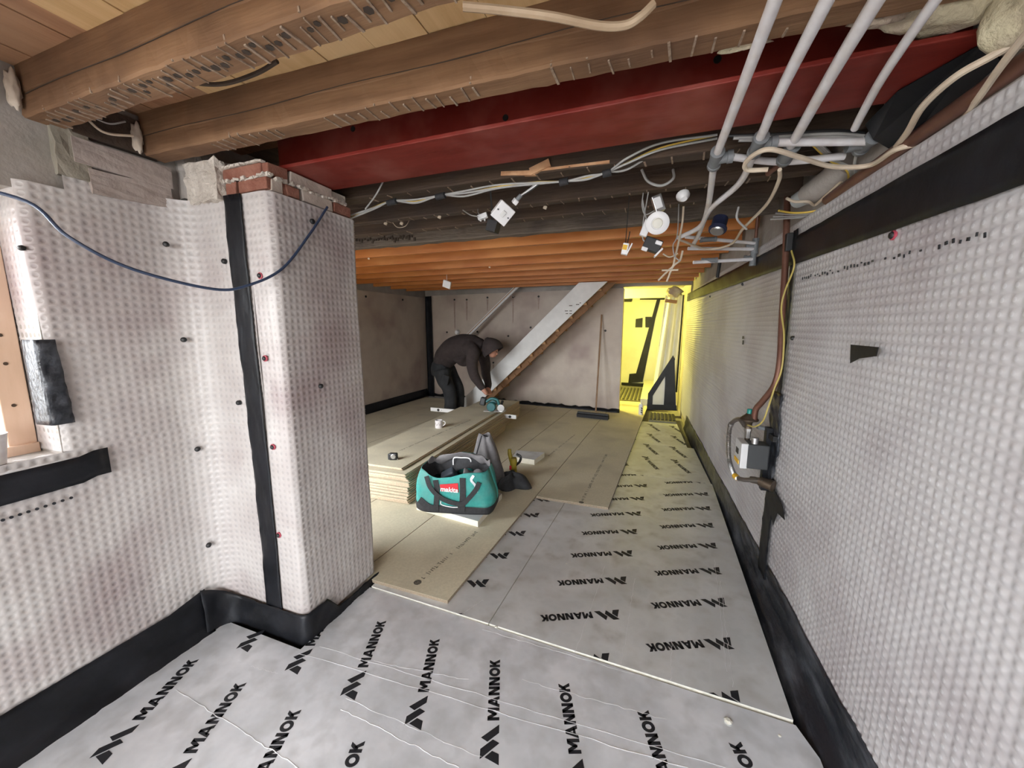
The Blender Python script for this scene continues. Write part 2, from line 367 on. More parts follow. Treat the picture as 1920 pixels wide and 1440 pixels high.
# shakes (long cracks) on the two near joists
for jo, yf, x0, x1, zz in ((j1, J1, -1.95, .5, 2.20), (j2, J2, -1.95, .6, 2.205)):
    mb = MB(); pts = []
    for i in range(60):
        x = x0 + (x1 - x0) * i / 59; pts.append((x, yf(x) - .0005, zz + .003 * math.sin(i * .35) + .012 * (i / 59 - .5)))
    mb.tube(pts, .0013, 5); mb.build('shake', m_dim, jo)
# pine splinter knocked off the joist behind the beam
mb = MB()
for (a, c, d) in (((-.60, 1.70, 2.112), (.16, .02, .018), .1), ((-.50, 1.695, 2.122), (.09, .02, .03), -.3), ((-.36, 1.70, 2.11), (.3, .012, .01), .02)): mb.box(a, c, (0, d, 0))
mb.build('splinter', M('fresh_split_wood', (.62, .36, .20), (.5, .25, .12), 20, .8), jA)

# ------------------------------------------------------------------ red steel beam
st = thing('steel_beam', 'red oxide painted steel I beam spanning from the pier to the right wall', 'beam', (-.4, 1.41, 2.1))
b = MB().bb(-1.66, .70, 1.275, 1.55, 2.100, 2.114); o = b.build('bottom_flange', m_steel, st, bevel=.003)
MB().bb(-1.66, .70, 1.404, 1.416, 2.114, 2.285).build('web', m_steel, st)
MB().bb(-1.66, .70, 1.275, 1.55, 2.285, 2.299).build('top_flange', m_steel, st)
for px, py in ((662, 242), (948, 221), (1345, 112)):
    p = P(px, py, y=1.404); MB().cyl((p.x, 1.4036, p.z), (p.x, 1.4015, p.z), .011, n=12).build('bolt_hole', m_bolt, st)

# ------------------------------------------------------------------ dimpled membranes
def dimples(name, fmap, s0, s1, v0, v1, pitch, depth, mats, parent=None, mask=None, ro=.37, ri=.25):
    ns = max(1, int(round((s1 - s0) / pitch))); nv = max(1, int(round((v1 - v0) / pitch)))
    ps = (s1 - s0) / ns; pv = (v1 - v0) / nv
    gs, gv = np.meshgrid(s0 + ps * np.arange(ns + 1), v0 + pv * np.arange(nv + 1), indexing='ij')
    cs, cv = np.meshgrid(s0 + ps * (np.arange(ns) + .5), v0 + pv * (np.arange(nv) + .5), indexing='ij')
    ii, jj = np.meshgrid(np.arange(ns), np.arange(nv), indexing='ij')
    keep = np.ones(cs.shape, bool) if mask is None else mask(cs, cv)
    cs, cv, ii, jj = cs[keep], cv[keep], ii[keep], jj[keep]; n = len(cs)
    ang = np.radians(22.5 + 45 * np.arange(8)); cg = gs.size
    os_ = (cs[:, None] + ro * ps * np.cos(ang)); ov = (cv[:, None] + ro * pv * np.sin(ang))
    is_ = (cs[:, None] + ri * ps * np.cos(ang)); iv = (cv[:, None] + ri * pv * np.sin(ang))
    A, _ = fmap(gs.ravel(), gv.ravel()); B, _ = fmap(os_.ravel(), ov.ravel()); C, N = fmap(is_.ravel(), iv.ravel())
    V = np.concatenate([A, B, C + N * depth])
    c00 = ii * (nv + 1) + jj; c10 = c00 + nv + 1; c01 = c00 + 1; c11 = c10 + 1
    ob = cg + 8 * np.arange(n); ib = cg + 8 * n + 8 * np.arange(n)
    o = [ob + k for k in range(8)]; q = [ib + k for k in range(8)]
    # octagon verts: 0:22.5 1:67.5 2:112.5 3:157.5 4:202.5 5:247.5 6:292.5 7:337.5
    quads = [(c10, c11, o[0], o[7]), (c11, c01, o[2], o[1]), (c01, c00, o[4], o[3]), (c00, c10, o[6], o[5])]
    quads += [(o[k], o[(k + 1) % 8], q[(k + 1) % 8], q[k]) for k in range(8)]
    tris = [(c11, o[1], o[0]), (c01, o[3], o[2]), (c00, o[5], o[4]), (c10, o[7], o[6])]
    Q = np.concatenate([np.stack(t, 1) for t in quads]); T = np.concatenate([np.stack(t, 1) for t in tris]); O = np.stack(q, 1)
    loops = np.concatenate([Q.ravel(), T.ravel(), O.ravel()]).astype(np.int32)
    tot = np.concatenate([np.full(len(Q), 4), np.full(len(T), 3), np.full(len(O), 8)]).astype(np.int32)
    start = np.concatenate([[0], np.cumsum(tot)[:-1]]).astype(np.int32)
    mi = np.concatenate([np.zeros(12 * n), np.zeros(len(T)), np.ones(len(O))]).astype(np.int32)
    used = np.zeros(len(V), bool); used[loops] = True; remap = np.cumsum(used) - 1
    V = V[used]; loops = remap[loops].astype(np.int32)
    me = bpy.data.meshes.new(name)
    me.vertices.add(len(V)); me.vertices.foreach_set('co', V.astype(np.float32).ravel())
    me.loops.add(len(loops)); me.loops.foreach_set('vertex_index', loops)
    me.polygons.add(len(tot)); me.polygons.foreach_set('loop_start', start); me.polygons.foreach_set('loop_total', tot)
    me.polygons.foreach_set('material_index', mi)
    me.update(calc_edges=True)
    me.polygons.foreach_set('use_smooth', [True] * len(tot))
    ob_ = mesh_obj(name, me, mats, parent); return ob_
def path_map(pts, rad, wav=.0):
    """plan polyline with rounded corners -> (s, z) map; normal to the right of travel turned toward the room (n = rot -90 of t)"""
    P2 = [np.array(p, float) for p in pts]; seg = []; L = 0
    cur = P2[0]
    for i in range(1, len(P2)):
        a = P2[i]; d = (a - P2[i - 1]); d /= np.linalg.norm(d)
        if i < len(P2) - 1:
            e = P2[i + 1] - a; e /= np.linalg.norm(e); r = rad[i - 1]
            turn = math.atan2(d[0] * e[1] - d[1] * e[0], d @ e); t = r * math.tan(abs(turn) / 2)
            end = a - d * t
            l = np.linalg.norm(end - cur); seg.append(('l', L, l, cur, d)); L += l
            nrm = np.array([-d[1], d[0]]) * np.sign(turn); cen = end + nrm * r
            al = abs(turn) * r; seg.append(('a', L, al, cen, end - cen, np.sign(turn), r)); L += al
            cur = a + e * t
        else:
            l = np.linalg.norm(a - cur); seg.append(('l', L, l, cur, d)); L += l
    def f(s, v):
        s = np.asarray(s, float); xy = np.zeros((len(s), 2)); tn = np.zeros((len(s), 2))
        for g in seg:
            k = (s >= g[1] - 1e-9) if g is seg[0] else (s >= g[1])
            if g is seg[0]: k = np.ones(len(s), bool)
            if g[0] == 'l':
                xy[k] = g[3] + (s[k] - g[1])[:, None] * g[4]; tn[k] = g[4]
            else:
                th = (s[k] - g[1]) / g[6] * g[5]; c, sn = np.cos(th), np.sin(th); w = g[4]
                xy[k] = g[3] + np.stack([c * w[0] - sn * w[1], sn * w[0] + c * w[1]], 1)
                d0 = np.array([-w[1], w[0]]) * g[5] / g[6]; tn[k] = np.stack([c * d0[0] - sn * d0[1], sn * d0[0] + c * d0[1]], 1)
        nn = np.stack([tn[:, 1], -tn[:, 0]], 1)
        off = wav * (np.sin(s * 9 + v * 3.1) + .6 * np.sin(s * 4 - v * 7.3 + 1)) if wav else 0 * s
        xy = xy + nn * off[:, None]
        return np.concatenate([xy, np.asarray(v, float)[:, None]], 1), np.concatenate([nn, np.zeros((len(s), 1))], 1)
    f.L = L; return f
PIT = .029
# left wall and inner corner: travels +Y on the left wall then +X on the return (room on the right hand side)
mem_left = thing('dimpled_membrane', 'white dimpled membrane over the left wall, curving into the corner by the pier', 'membrane', (-1.98, .9, 0))
fL = path_map([(-2.17, .685), (-1.98, .685), (-1.98, 1.18), (-1.60, 1.18)], [.03, .14], .004)
dimples('sheet', fL, 0, fL.L, WZ0 + .01, 1.985, PIT, -.0018, [m_memL, m_dimL], mem_left, mask=lambda s, v: (v < 1.93) | (s > .3) )
fL2 = path_map([(-1.98, -.9), (-1.98, 1.18), (-1.60, 1.18)], [.14], .004)
dimples('sheet', fL2, .35, fL2.L, .03, WZ0 + .01, PIT, -.0018, [m_memL, m_dimL], mem_left)
mem_pier = thing('dimpled_membrane', 'white dimpled membrane wrapped around the pier end below the brick courses', 'membrane', (-1.47, 1.4, 0))
fP = path_map([(-1.66, 1.178), (-1.468, 1.178), (-1.468, 1.66), (-1.60, 1.66)], [.035, .02], .003)
dimples('sheet', fP, 0, fP.L, .03, 1.985, PIT, -.0018, [m_memL, m_dimL], mem_pier)
# right wall
mem_right = thing('dimpled_membrane', 'white dimpled membrane covering the whole long right wall', 'membrane', (.68, 2.5, 0))
_rl = math.hypot(1, RWS)
def fR(s, v):
    s = np.asarray(s, float); v = np.asarray(v, float)
    w = .0025 * (np.sin(s * 5 + v * 2.1) + .7 * np.sin(s * 2.3 - v * 5.1))
    y = s; x = RW0 + RWS * s - w
    n = np.tile(np.array([-1, RWS, 0]) / _rl, (len(s), 1))
    return np.stack([x, y, v], 1), n
dimples('sheet', fR, -1.2, 6.95, .05, 1.97,   .030, .0036, [m_memR, m_dimR], mem_right, ro=.42, ri=.20)
# back wall and far left wall (plain fine relief: studs too small to tell apart there)
mem_back = thing('dimpled_membrane', 'grubby membrane on the back wall behind the stairs, stained below the fixings', 'membrane', (-2.5, 6.7, 0))
_bn = Vector((BWS, -1, 0)).normalized()
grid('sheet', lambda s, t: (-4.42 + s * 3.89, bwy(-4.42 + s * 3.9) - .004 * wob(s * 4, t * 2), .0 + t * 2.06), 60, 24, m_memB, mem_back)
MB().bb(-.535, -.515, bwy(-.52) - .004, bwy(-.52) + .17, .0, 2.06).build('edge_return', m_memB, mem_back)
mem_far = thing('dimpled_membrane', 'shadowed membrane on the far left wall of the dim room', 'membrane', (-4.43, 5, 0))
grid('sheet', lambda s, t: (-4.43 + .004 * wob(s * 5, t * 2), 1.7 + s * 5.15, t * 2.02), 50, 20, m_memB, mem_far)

def plug(parent, p, n, r=.011, ring=True):
    n = Vector(n); p = Vector(p)
    o = MB().lathe([(r, -.004), (r, .006), (r * .7, .010), (r * .35, .011)], p, n, 12).build('fixing_plug', m_blackc, parent, smooth=True)
    if ring: MB().lathe([(r * 1.35, -.003), (r * 1.35, .003), (r * 1.1, .004)], p, n, 12).build('rim', m_bluefix, o)
for px, py in ((312, 458), (345, 637), (371, 842), (392, 1022)):
    p = P(px, py, x=-1.95); p = Vector((-1.952, min(p.y, 1.135), p.z)); plug(mem_left, p, (.75, -.66, 0), ring=False)
plug(mem_left, P(40, 465, x=-1.99), (1, 0, 0), .009, False)
for px, py in ((422, 490), (449, 755)):
    plug(mem_left, P(px - 1, py, y=1.175), (0, -1, 0), ring=False)
for px, py in ((488, 517), (497, 672), (512, 838), (523, 1003)):
    plug(mem_pier, P(px, py, y=1.175), (0, -1, 0), .010)
for px, py in ((585, 415), (601, 724)):
    plug(mem_pier, P(px, py, x=-1.464), (1, 0, 0), .011, False)
for px, py in ((852, 562), (875, 562), (914, 558), (962, 557), (1010, 556), (1067, 553), (838, 623), (895, 622), (953, 630), (925, 680), (995, 614), (1135, 620)):
    plug(mem_back, PB(px, py, .004), _bn, .018, False)
m_drip = M('rust_drip', (.33, .245, .20), (.42, .32, .265), 20, .6)
for k, (px, py) in enumerate(((852, 562), (875, 562), (914, 558), (962, 557), (1010, 556), (925, 680))):
    q = PB(px, py + 3, .0055); L = (.55, .38, .22, .45, .2, .25)[k]
    MB().slab([q + Vector((-.018, 0, 0)), q + Vector((-.009, 0, -L)), q + Vector((.006, 0, -L * .93)), q + Vector((.02, 0, 0))], _bn, .0008).build('rust_drip', m_drip, mem_back)
for px, py in ((686, 556), (755, 562)):
    p = P(px, py, x=-4.42); plug(mem_far, p, (1, 0, 0), .018, False)
_rn = Vector((-1, RWS, 0)).normalized()
for px, py, r in ((1675, 441, True), (1487, 634, False), (1393, 533, False), (1332, 556, False)):
    plug(mem_right, PR(px, py, .004), _rn, .011, r)

# ------------------------------------------------------------------ black sealing tapes
def strip(name, fm, ns, nv, label, mat=None, parent=None, cat='tape'):
    o = grid(name, fm, ns, nv, mat or m_tape, parent, .0025)
    if parent is None: tag(o, label, cat)
    return o
# left wall skirting tape
def tl(s, t):
    y = -1.0 + s * 2.06
    prof = [(-1.968, .175), (-1.962, .09), (-1.955, .035), (-1.925, -.004), (-1.90, -.05)]
    k = min(int(t * 4), 3); u = t * 4 - k; a, c = prof[k], prof[k + 1]
    w = .006 * wob(s * 6, t * 1.5, 1, 1)
    return (a[0] + (c[0] - a[0]) * u + w, y, a[1] + (c[1] - a[1]) * u + w + (.03 * max(0, (s - .93) / .07) if t < .5 else 0))
strip('sealing_tape', tl, 70, 12, 'wide black tape along the foot of the left wall')
fc = path_map([(-1.95, 1.03), (-1.95, 1.165), (-1.455, 1.165), (-1.455, 1.66)], [.10, .03], .002)
def tc_(s, t):
    q, n = fc(np.array([s * fc.L]), np.array([0.])); q = q[0]; n = n[0]
    top = .22 - .1 * min(1, s / .16) if s < .16 else .12 if s < .66 else .12 - .09 * min(1, (s - .66) / .06)
    z = top * (1 - t) - .05 * t; o = .004 + .012 * math.sin(t * PI * .5) + .006 * wob(s * 5, t, 1, 4)
    return (q[0] + n[0] * o, q[1] + n[1] * o, z)
strip('sealing_tape', tc_, 70, 10, 'black tape lapped around the foot of the pier and inner corner')
# right wall skirting tape
def tr(s, t):
    y = -.6 + s * 6.7; x = rwx(y) - .006; e = min(.10, max(.03, x - .575))
    prof = [(0, .15), (.004, .07), (.012, .02), (e * .6, -.02), (e, -.055)]
    k = min(int(t * 4), 3); u = t * 4 - k; a, c = prof[k], prof[k + 1]
    w = .008 * wob(s * 14, t * 1.5, 1, 2)
    return (x - (a[0] + (c[0] - a[0]) * u) - abs(w), y, a[1] + (c[1] - a[1]) * u + (.012 * wob(s * 9, 0, 1, 5) if t < .3 else 0))
strip('sealing_tape', tr, 160, 14, 'black creased tape along the foot of the right wall', m_tapeg)
# high band on the right wall
def th(s, t):
    y = -1.0 + s * 7.9
    z0 = 1.735 + .02 * max(0, (y - 1.2)) ; z1 = 1.895 + .016 * max(0, (y - 2.4))
    return (rwx(y) - .014 - .004 * wob(s * 20, t, 1, 3), y, z0 + (z1 - z0) * t)
strip('sealing_tape', th, 150, 6, 'broad black band of tape running high along the right wall')
# vertical strip over the pier joint
def tp(s, t):
    z = .05 + t * 1.935; x = -1.705 + .10 * s + .006 * math.sin(t * 5)
    return (x, 1.168 - .004 * wob(s, t * 6, 1, 2), z)
strip('sealing_tape', tp, 8, 60, 'vertical black tape on the pier face joining the two membranes')
# below the gas meter, and patches
def tv(s, t):
    y = 2.30 + .13 * s + .01 * math.sin(t * 4); return (rwx(y) - .014 - .003 * wob(s, t * 4), y, .06 + t * .5)
strip('sealing_tape', tv, 6, 20, 'upright black tape below the gas meter')
def tv2(s, t):
    y = 2.32 + .16 * s + .02 * math.sin(t * 9); return (rwx(y) - .016 - .008 * wob(s * 2, t * 5, 1, 2), y, .55 + t * .55)
strip('sealing_tape', tv2, 8, 24, 'crumpled black tape behind the gas meter valve', m_tapeg)
def tv3(s, t):
    y = 2.36 + .055 * s; return (rwx(y) - .013 - .003 * wob(s, t * 6), y, 1.08 + t * .85)
strip('sealing_tape', tv3, 5, 30, 'narrow black tape behind the upright gas pipe')
a = [PR(x, y, .016) for x, y in ((1596, 646), (1648, 651), (1644, 668), (1612, 672), (1595, 681))]
o = MB().slab(a, _rn, .002).build('tape_patch', m_tape); tag(o, 'small torn black tape patch alone on the right wall', 'tape')
a = [PR(x, y, .018) for x, y in ((1446, 905), (1468, 950), (1472, 975), (1458, 962), (1450, 985), (1440, 930))]
o = MB().slab(a, _rn, .002).build('tape_patch', m_tape); tag(o, 'loose swallow tailed tape end hanging under the gas valve', 'tape')
# window tapes
def tw(s, t):
    z = 1.105 + t * .30 ; y = .60 + .125 * s - .015 * t * s
    x = -2.06 if s < 0 else -2.05 + .085 * min(1, s / .55); return (x + .008 * wob(s * 2, t * 3, 1, 1), y + .06 * (1 - min(1, s / .55)) , z)
strip('tape_patch', tw, 12, 16, 'crinkled shiny black tape over the window reveal corner', m_tapeg)
def ts(s, t):
    y = -.8 + 1.60 * s; return (-1.968 - .004 * wob(s * 4, t), y, .875 + t * .10 + (.012 if s > .955 else 0) - .02 * (1 - s) )
strip('tape_patch', ts, 40, 4, 'black tape under the window sill')
# back room tapes: corner and skirting
def tb(s, t):
    z = .0 + t * 2.05; return (-4.415 + .16 * s, 6.845 - .03 * s + .02 * math.sin(s * PI), z)
strip('sealing_tape', tb, 6, 20, 'tall black tape in the far corner behind the worker')
def tb2(s, t):
    y = 2.2 + s * 4.6; return (-4.41 + .03 * (1 - t), y, .02 + .15 * t)
strip('sealing_tape', tb2, 30, 3, 'black tape along the foot of the far left wall')
def tb3(s, t):
    x = -4.3 + s * 3.8; return (x, bwy(x) - .012 - .04 * (1 - t) - .02 * abs(wob(s * 9, t)), .022 + (.05 + .03 * wob(s * 6, 0, 1, 3)) * t)
strip('sealing_tape', tb3, 60, 3, 'ragged black tape along the foot of the back wall')
# tape on the steel beam end / wall head
a = [P(*q, z=2.097) for q in ((1700, 160), (1836, 84))] ; 
pts = [(.595, 1.47, 2.096), (.675, 1.30, 2.096), (.70, 1.285, 2.04), (.70, 1.66, 1.99), (.63, 1.67, 2.05), (.60, 1.66, 2.096)]
mb = MB().add(pts, [(0, 1, 4, 5), (1, 2, 3, 4)]); o = mb.build('tape_patch', m_tape); tag(o, 'black tape wrapped over the steel beam end by the right wall', 'tape')
md = o.modifiers.new('t', 'SOLIDIFY'); md.thickness = .003

# ------------------------------------------------------------------ insulation boards with printed lettering
def glyph():
    L = []; s = .27
    def q(*p): L.append(list(p))
    def rect(x0, x1, ox): q((ox + x0, 0), (ox + x1, 0), (ox + x1, 1), (ox + x0, 1))
    # mark
    q((-.34, 0), (-1.33, 1.46), (-1.66, .92), (-1.0, 0)); q((-1.49, .49), (-2.17, 1.46), (-2.9, 1.46), (-1.78, -.04)); q((-2.33, .53), (-2.77, 1.1), (-3.34, 0), (-2.58, 0))
    ox = 0                                                       # M
    rect(0, s, ox); rect(1.1 - s, 1.1, ox); q((ox + .04, 1), (ox + .48, .22), (ox + .62, .22), (ox + .62, .5), (ox + .36, 1)); q((ox + 1.06, 1), (ox + .74, 1), (ox + .48, .5), (ox + .48, .22), (ox + .62, .22))
    ox = 1.12                                                    # A
    q((ox, 0), (ox + .29, 0), (ox + .66, 1), (ox + .38, 1)); q((ox + .75, 0), (ox + 1.04, 0), (ox + .66, 1), (ox + .38, 1)); q((ox + .2, .18), (ox + .84, .18), (ox + .78, .38), (ox + .26, .38))
    for ox in (2.22, 3.17):                                      # N N
        rect(0, s, ox); rect(.87 - s, .87, ox); q((ox, 1), (ox + .56, 0), (ox + .87, 0), (ox + .31, 1))
    ox = 4.58; n = 18                                            # O
    for k in range(n):
        a, c = 2 * PI * k / n, 2 * PI * (k + 1) / n
        q((ox + .47 * math.cos(a), .5 + .53 * math.sin(a)), (ox + .47 * math.cos(c), .5 + .53 * math.sin(c)), (ox + .21 * math.cos(c), .5 + .24 * math.sin(c)), (ox + .21 * math.cos(a), .5 + .24 * math.sin(a)))
    ox = 5.1                                                     # K
    rect(0, s, ox); q((ox + .2, .38), (ox + .4, .38), (ox + .82, 1), (ox + .5, 1), (ox + .2, .6)); q((ox + .3, .55), (ox + .47, .72), (ox + .86, 0), (ox + .53, 0))
    return L
GL = glyph()
def clip(poly, a, b):
    """keep the part of poly left of a->b"""
    out = []; n = len(poly)
    sd = lambda p: (b[0] - a[0]) * (p[1] - a[1]) - (b[1] - a[1]) * (p[0] - a[0])
    for i in range(n):
        p, q = poly[i], poly[(i + 1) % n]; sp_, sq = sd(p), sd(q)
        if sp_ >= 0: out.append(p)
        if (sp_ >= 0) != (sq >= 0):
            t = sp_ / (sp_ - sq); out.append((p[0] + (q[0] - p[0]) * t, p[1] + (q[1] - p[1]) * t))
    return out
def insul(poly, ztop, label, texts, mat, thick=.06, creases=(), cpoly=None):
    cpoly = cpoly or poly
    """poly ccw; texts: (x, y, angle) start of the mark on the base line"""
    c = (sum(p[0] for p in poly) / len(poly), sum(p[1] for p in poly) / len(poly))
    t = thing('insulation_board', label, 'insulation board', (c[0], c[1], ztop - thick), 'foil faced insulation boards on the floor')
    MB().prism(poly, ztop - thick, ztop - .0012).build('foam_core', m_foam, t)
    MB().prism(poly, ztop - .0012, ztop).build('foil_facing', mat, t)
    sc = .0445
    for (x, y, a) in texts:
        mb = MB(); ca, sa = math.cos(a), math.sin(a)
        for g in GL:
            w = [(x + ((p[0] + 3.34) * ca - p[1] * sa) * sc, y + ((p[0] + 3.34) * sa + p[1] * ca) * sc) for p in g]
            ar = sum(w[i][0] * w[(i + 1) % len(w)][1] - w[(i + 1) % len(w)][0] * w[i][1] for i in range(len(w)))
            if ar < 0: w = w[::-1]
            for i in range(len(cpoly)):
                if len(w) < 3: break
                w = clip(w, cpoly[i], cpoly[(i + 1) % len(cpoly)])
            if len(w) >= 3: mb.add([(p[0], p[1], ztop + .0007) for p in w], [tuple(range(len(w)))])
        if mb.v: mb.build('printed_wordmark', m_ink, t)
    for k, (p0, p1, wd) in enumerate(creases):
        r = random.Random(k + int(c[0] * 100)); cb = MB(); pts = []
        n = 26
        for i in range(n + 1):
            u = i / n; pts.append((p0[0] + (p1[0] - p0[0]) * u + r.uniform(-.004, .004), p0[1] + (p1[1] - p0[1]) * u + r.uniform(-.004, .004), ztop + .0008))
        cb.tube(pts, [wd * (.35 + .65 * r.random()) for _ in pts], 4, flat=.5); cb.build('crease', m_crease, t)
    return t
A0 = math.atan2(.93, -.365)
ZF = -.007
Fedge = lambda x: 1.575 - .03 * (x + 1.4)
ft = []
for i in range(0, 8):
    ft.append((-1.655 + .309 * i, 1.025 - .006 * i, A0)); ft.append((-1.668 + .309 * i, .54 - .006 * i, A0)); ft.append((-1.68 + .309 * i, .055 - .006 * i, A0))
cr = []
for (x0, y0), (x1, y1), w in (((600, 1213), (1360, 1440), .0016), ((330, 1292), (560, 1440), .0022), ((560, 1225), (1290, 1440), .0018), ((700, 1240), (880, 1275), .0012), ((980, 1275), (1250, 1350), .0012), ((650, 1310), (900, 1420), .0012), ((905, 1180), (1190, 1265), .0012), ((470, 1250), (520, 1262), .0012), ((640, 1330), (860, 1440), .002)):
    a = P(x0, y0, z=ZF); c_ = P(x1, y1, z=ZF); cr.append(((a.x, a.y), (c_.x, c_.y), w))
insul([(-1.93, -1.0), (.60, -1.0), (.60, 1.40), (.56, Fedge(.56) - .012), (-1.445, Fedge(-1.445) - .004), (-1.445, 1.12), (-1.93, 1.12)][:], ZF, 'silver foil board lying closest to the viewer with lettering running away', ft, m_foil, creases=cr, cpoly=[(-1.93, -1.0), (.60, -1.0), (.58, Fedge(.58) - .012), (-1.93, Fedge(-1.445) - .004)])
DIR = math.atan2(-.19, -.396); ux, uy = -math.sin(DIR), math.cos(DIR)
def fart(k, col):
    L = [(-.09, 1.843), (.416, 1.84), (-.816, 1.832)][col]
    return (L[0] + .0165 * k - ux * .033, L[1] + .2905 * k - uy * .033, DIR)
SM = lambda y: -.695 + .045 * (y - 1.6)
crf = []
for (x0, y0), (x1, y1), w in (((1078, 1225), (1135, 1060), .0013), ((1165, 1245), (1190, 1085), .0013), ((1258, 1278), (1259, 1200), .0012), ((1375, 1290), (1350, 1090), .0014), ((1362, 1260), (1340, 1050), .0012)):
    a = P(x0, y0, z=0); c_ = P(x1, y1, z=0); crf.append(((a.x, a.y), (c_.x, c_.y), w))
insul([(SM(1.56), Fedge(-.7)), (.555, Fedge(.555)), (.565, 3.83), (SM(3.83), 3.83)], 0, 'foil board along the right wall with upside down lettering in two columns', [fart(k, c) for k in range(-1, 8) for c in (0, 1)], m_foil2, creases=crf)
crl = []
a = P(905, 1125, z=0); c_ = P(862, 1155, z=0); crl.append(((a.x, a.y), (c_.x, c_.y), .0012))
insul([(-1.43, Fedge(-1.43)), (SM(1.56) - .004, Fedge(-.7)), (SM(3.83) - .004, 3.83), (-1.43, 3.83)], 0, 'foil board mostly hidden under the nearest chipboard sheet', [fart(k, 2) for k in range(-1, 8)], m_foil2, creases=crl)
A2 = A0 - PI
insul([(-.75, 3.835), (.555, 3.835), (.50, 4.93), (-.70, 4.93)], 0, 'short foil board beyond the long one, two slanting rows of lettering', [(x + .02, y, A2) for y in (4.42, 4.91) for x in (-.40, -.10, .20)], m_foil2)
insul([(-.70, 4.935), (.43, 4.935), (.37, 6.12), (-.65, 6.12)], 0, 'furthest foil board before the black ridged mat, tinged by the yellow lamp', [(x + .05, y, A2) for y in (5.42, 5.98) for x in (-.40, -.10, .20)], m_foil2)
# strip of exposed foam chips
for k, (px, py, s) in enumerate(((1350 + 15, 1353, .03), (1462, 1380, .012), (930, 1176, .016), (1062, 1057, .010))):
    p = P(px, py, z=ZF if k < 2 else 0)
    zz = ZF if k < 2 else 0
    mb = MB().lathe([(s * .4, 0), (s * .5, s * .15), (s * .25, s * .3)], (p.x, p.y, zz), n=7)
    o = mb.build('foam_crumb', m_foam)
    tag(o, ['yellowish foam crumb on the near foil board below the joint', 'tiny foam crumb near the right skirting tape', 'foam crumb at the corner where three boards meet', 'pale crumb on the seam halfway up the foil boards'][k], 'debris')

# ------------------------------------------------------------------ chipboard deck
DT = .019; DZ = .0
def U(u, y): return (u + .05 * y, y)
strips = [(-.43, 2.97, 4.90), (-1.035, 1.60, 3.05), (-1.64, 1.58, 2.45), (-2.245, 1.70, 3.3), (-2.85, 1.70, 4.0), (-3.455, 1.70, 2.9), (-4.06, 1.70, 3.6)]
dl = [['chipboard deck sheet with a long stamp beside the foil boards', 'chipboard deck sheet at the far right by the doorway'],
      ['nearest chipboard deck sheet with a stamped oval, its edge bare over the foil', 'chipboard deck sheet under the bag shadow', 'chipboard deck sheet in front of the broom'],
      ['chipboard deck sheet beside the pier foot', 'chipboard deck sheet under the teal bag', 'chipboard deck sheet right of the sawn stack', 'chipboard deck sheet at the stair foot'],
      ['chipboard deck sheet hidden behind the pier', 'chipboard deck sheet under the stack', 'chipboard deck sheet under the stack far end', 'chipboard deck sheet behind the stack by the stairs'],
      ['chipboard deck sheet left of the stack, mostly behind the pier', 'chipboard deck sheet under the worker', 'chipboard deck sheet behind the worker'],
      ['chipboard deck sheet further left behind the pier', 'chipboard deck sheet left of the worker', 'chipboard deck sheet left of the stair foot', 'chipboard deck offcut in the left far corner'],
      ['chipboard deck sheet along the far left wall, front', 'chipboard deck sheet along the far left wall, middle', 'chipboard deck sheet along the far left wall, end']]
for si, (ur, y0, y1) in enumerate(strips):
    ya, k = y0, 0; yb = y1; w = .602
    while ya < 6.5:
        yb = min(yb, 6.62 if si else 7.6); g = .0015
        p = [U(ur - w + g, ya + g), U(ur - g, ya + g), U(ur - g, yb - g), U(ur - w + g, yb - g)]
        if si == 6: p = [(max(q[0], -4.40), q[1]) for q in p]
        t = thing('chipboard_sheet', dl[si][min(k, len(dl[si]) - 1)] if k < len(dl[si]) else dl[si][-1] + ' (remaining strip)', 'chipboard', (p[0][0], p[0][1], 0), 'chipboard deck sheets')
        MB().prism(p, .0005, DT - .001, 0).build('core', m_chipd, t)
        MB().prism(p, DT - .001, DT, 0).build('face', m_chip, t)
        t['_d'] = 1
        if si == 0 and k == 0: deckA = t
        if si == 1 and k == 0: deckB = t
        if si == 1 and k == 1: deckC = t
        ya, yb, k = yb, yb + 2.4, k + 1
for o in list(COL.objects):
    if '_d' in o.keys(): del o['_d']
def stamp(parent, p0, p1, z, n, h, seed, oval=True):
    r = random.Random(seed); p0 = Vector((p0[0], p0[1], 0)); p1 = Vector((p1[0], p1[1], 0)); d = (p1 - p0); L = d.length; d.normalize(); w = Vector((-d.y, d.x, 0))
    mb = MB(); x = 0
    if oval:
        mb.lathe([(h * .8, 0), (h * .8, .0004)], (p0.x, p0.y, z), n=12); x = h * 1.3
    while x < L:
        if r.random() < .2: x += h * r.uniform(.5, 1.2); continue
        l = h * r.uniform(.25, .6); c = p0 + d * (x + l / 2)
        ang = math.atan2(d.y, d.x)
        mb.box((c.x, c.y, z), (h * .16, h * r.uniform(.6, 1), .0004), (0, 0, ang + r.uniform(-.2, .2)))
        if r.random() < .7: mb.box((c.x + w.x * h * r.choice((-.4, 0, .4)), c.y + w.y * h * r.choice((-.4, 0, .4)), z), (l, h * .16, .0004), (0, 0, ang))
        x += l + h * .18
    return mb.build('stamped_marking', m_chipink, parent)
a, c_ = P(783, 1092, z=DT), P(893, 998, z=DT); stamp(deckB, a, c_, DT + .0006, 0, .028, 3)
a, c_ = P(1090, 942, z=DT), P(1137, 852, z=DT); stamp(deckA, a, c_, DT + .0006, 0, .026, 4)
a, c_ = P(1028, 855, z=DT), P(1078, 815, z=DT); stamp(deckC, a, c_, DT + .0006, 0, .02, 5, False)

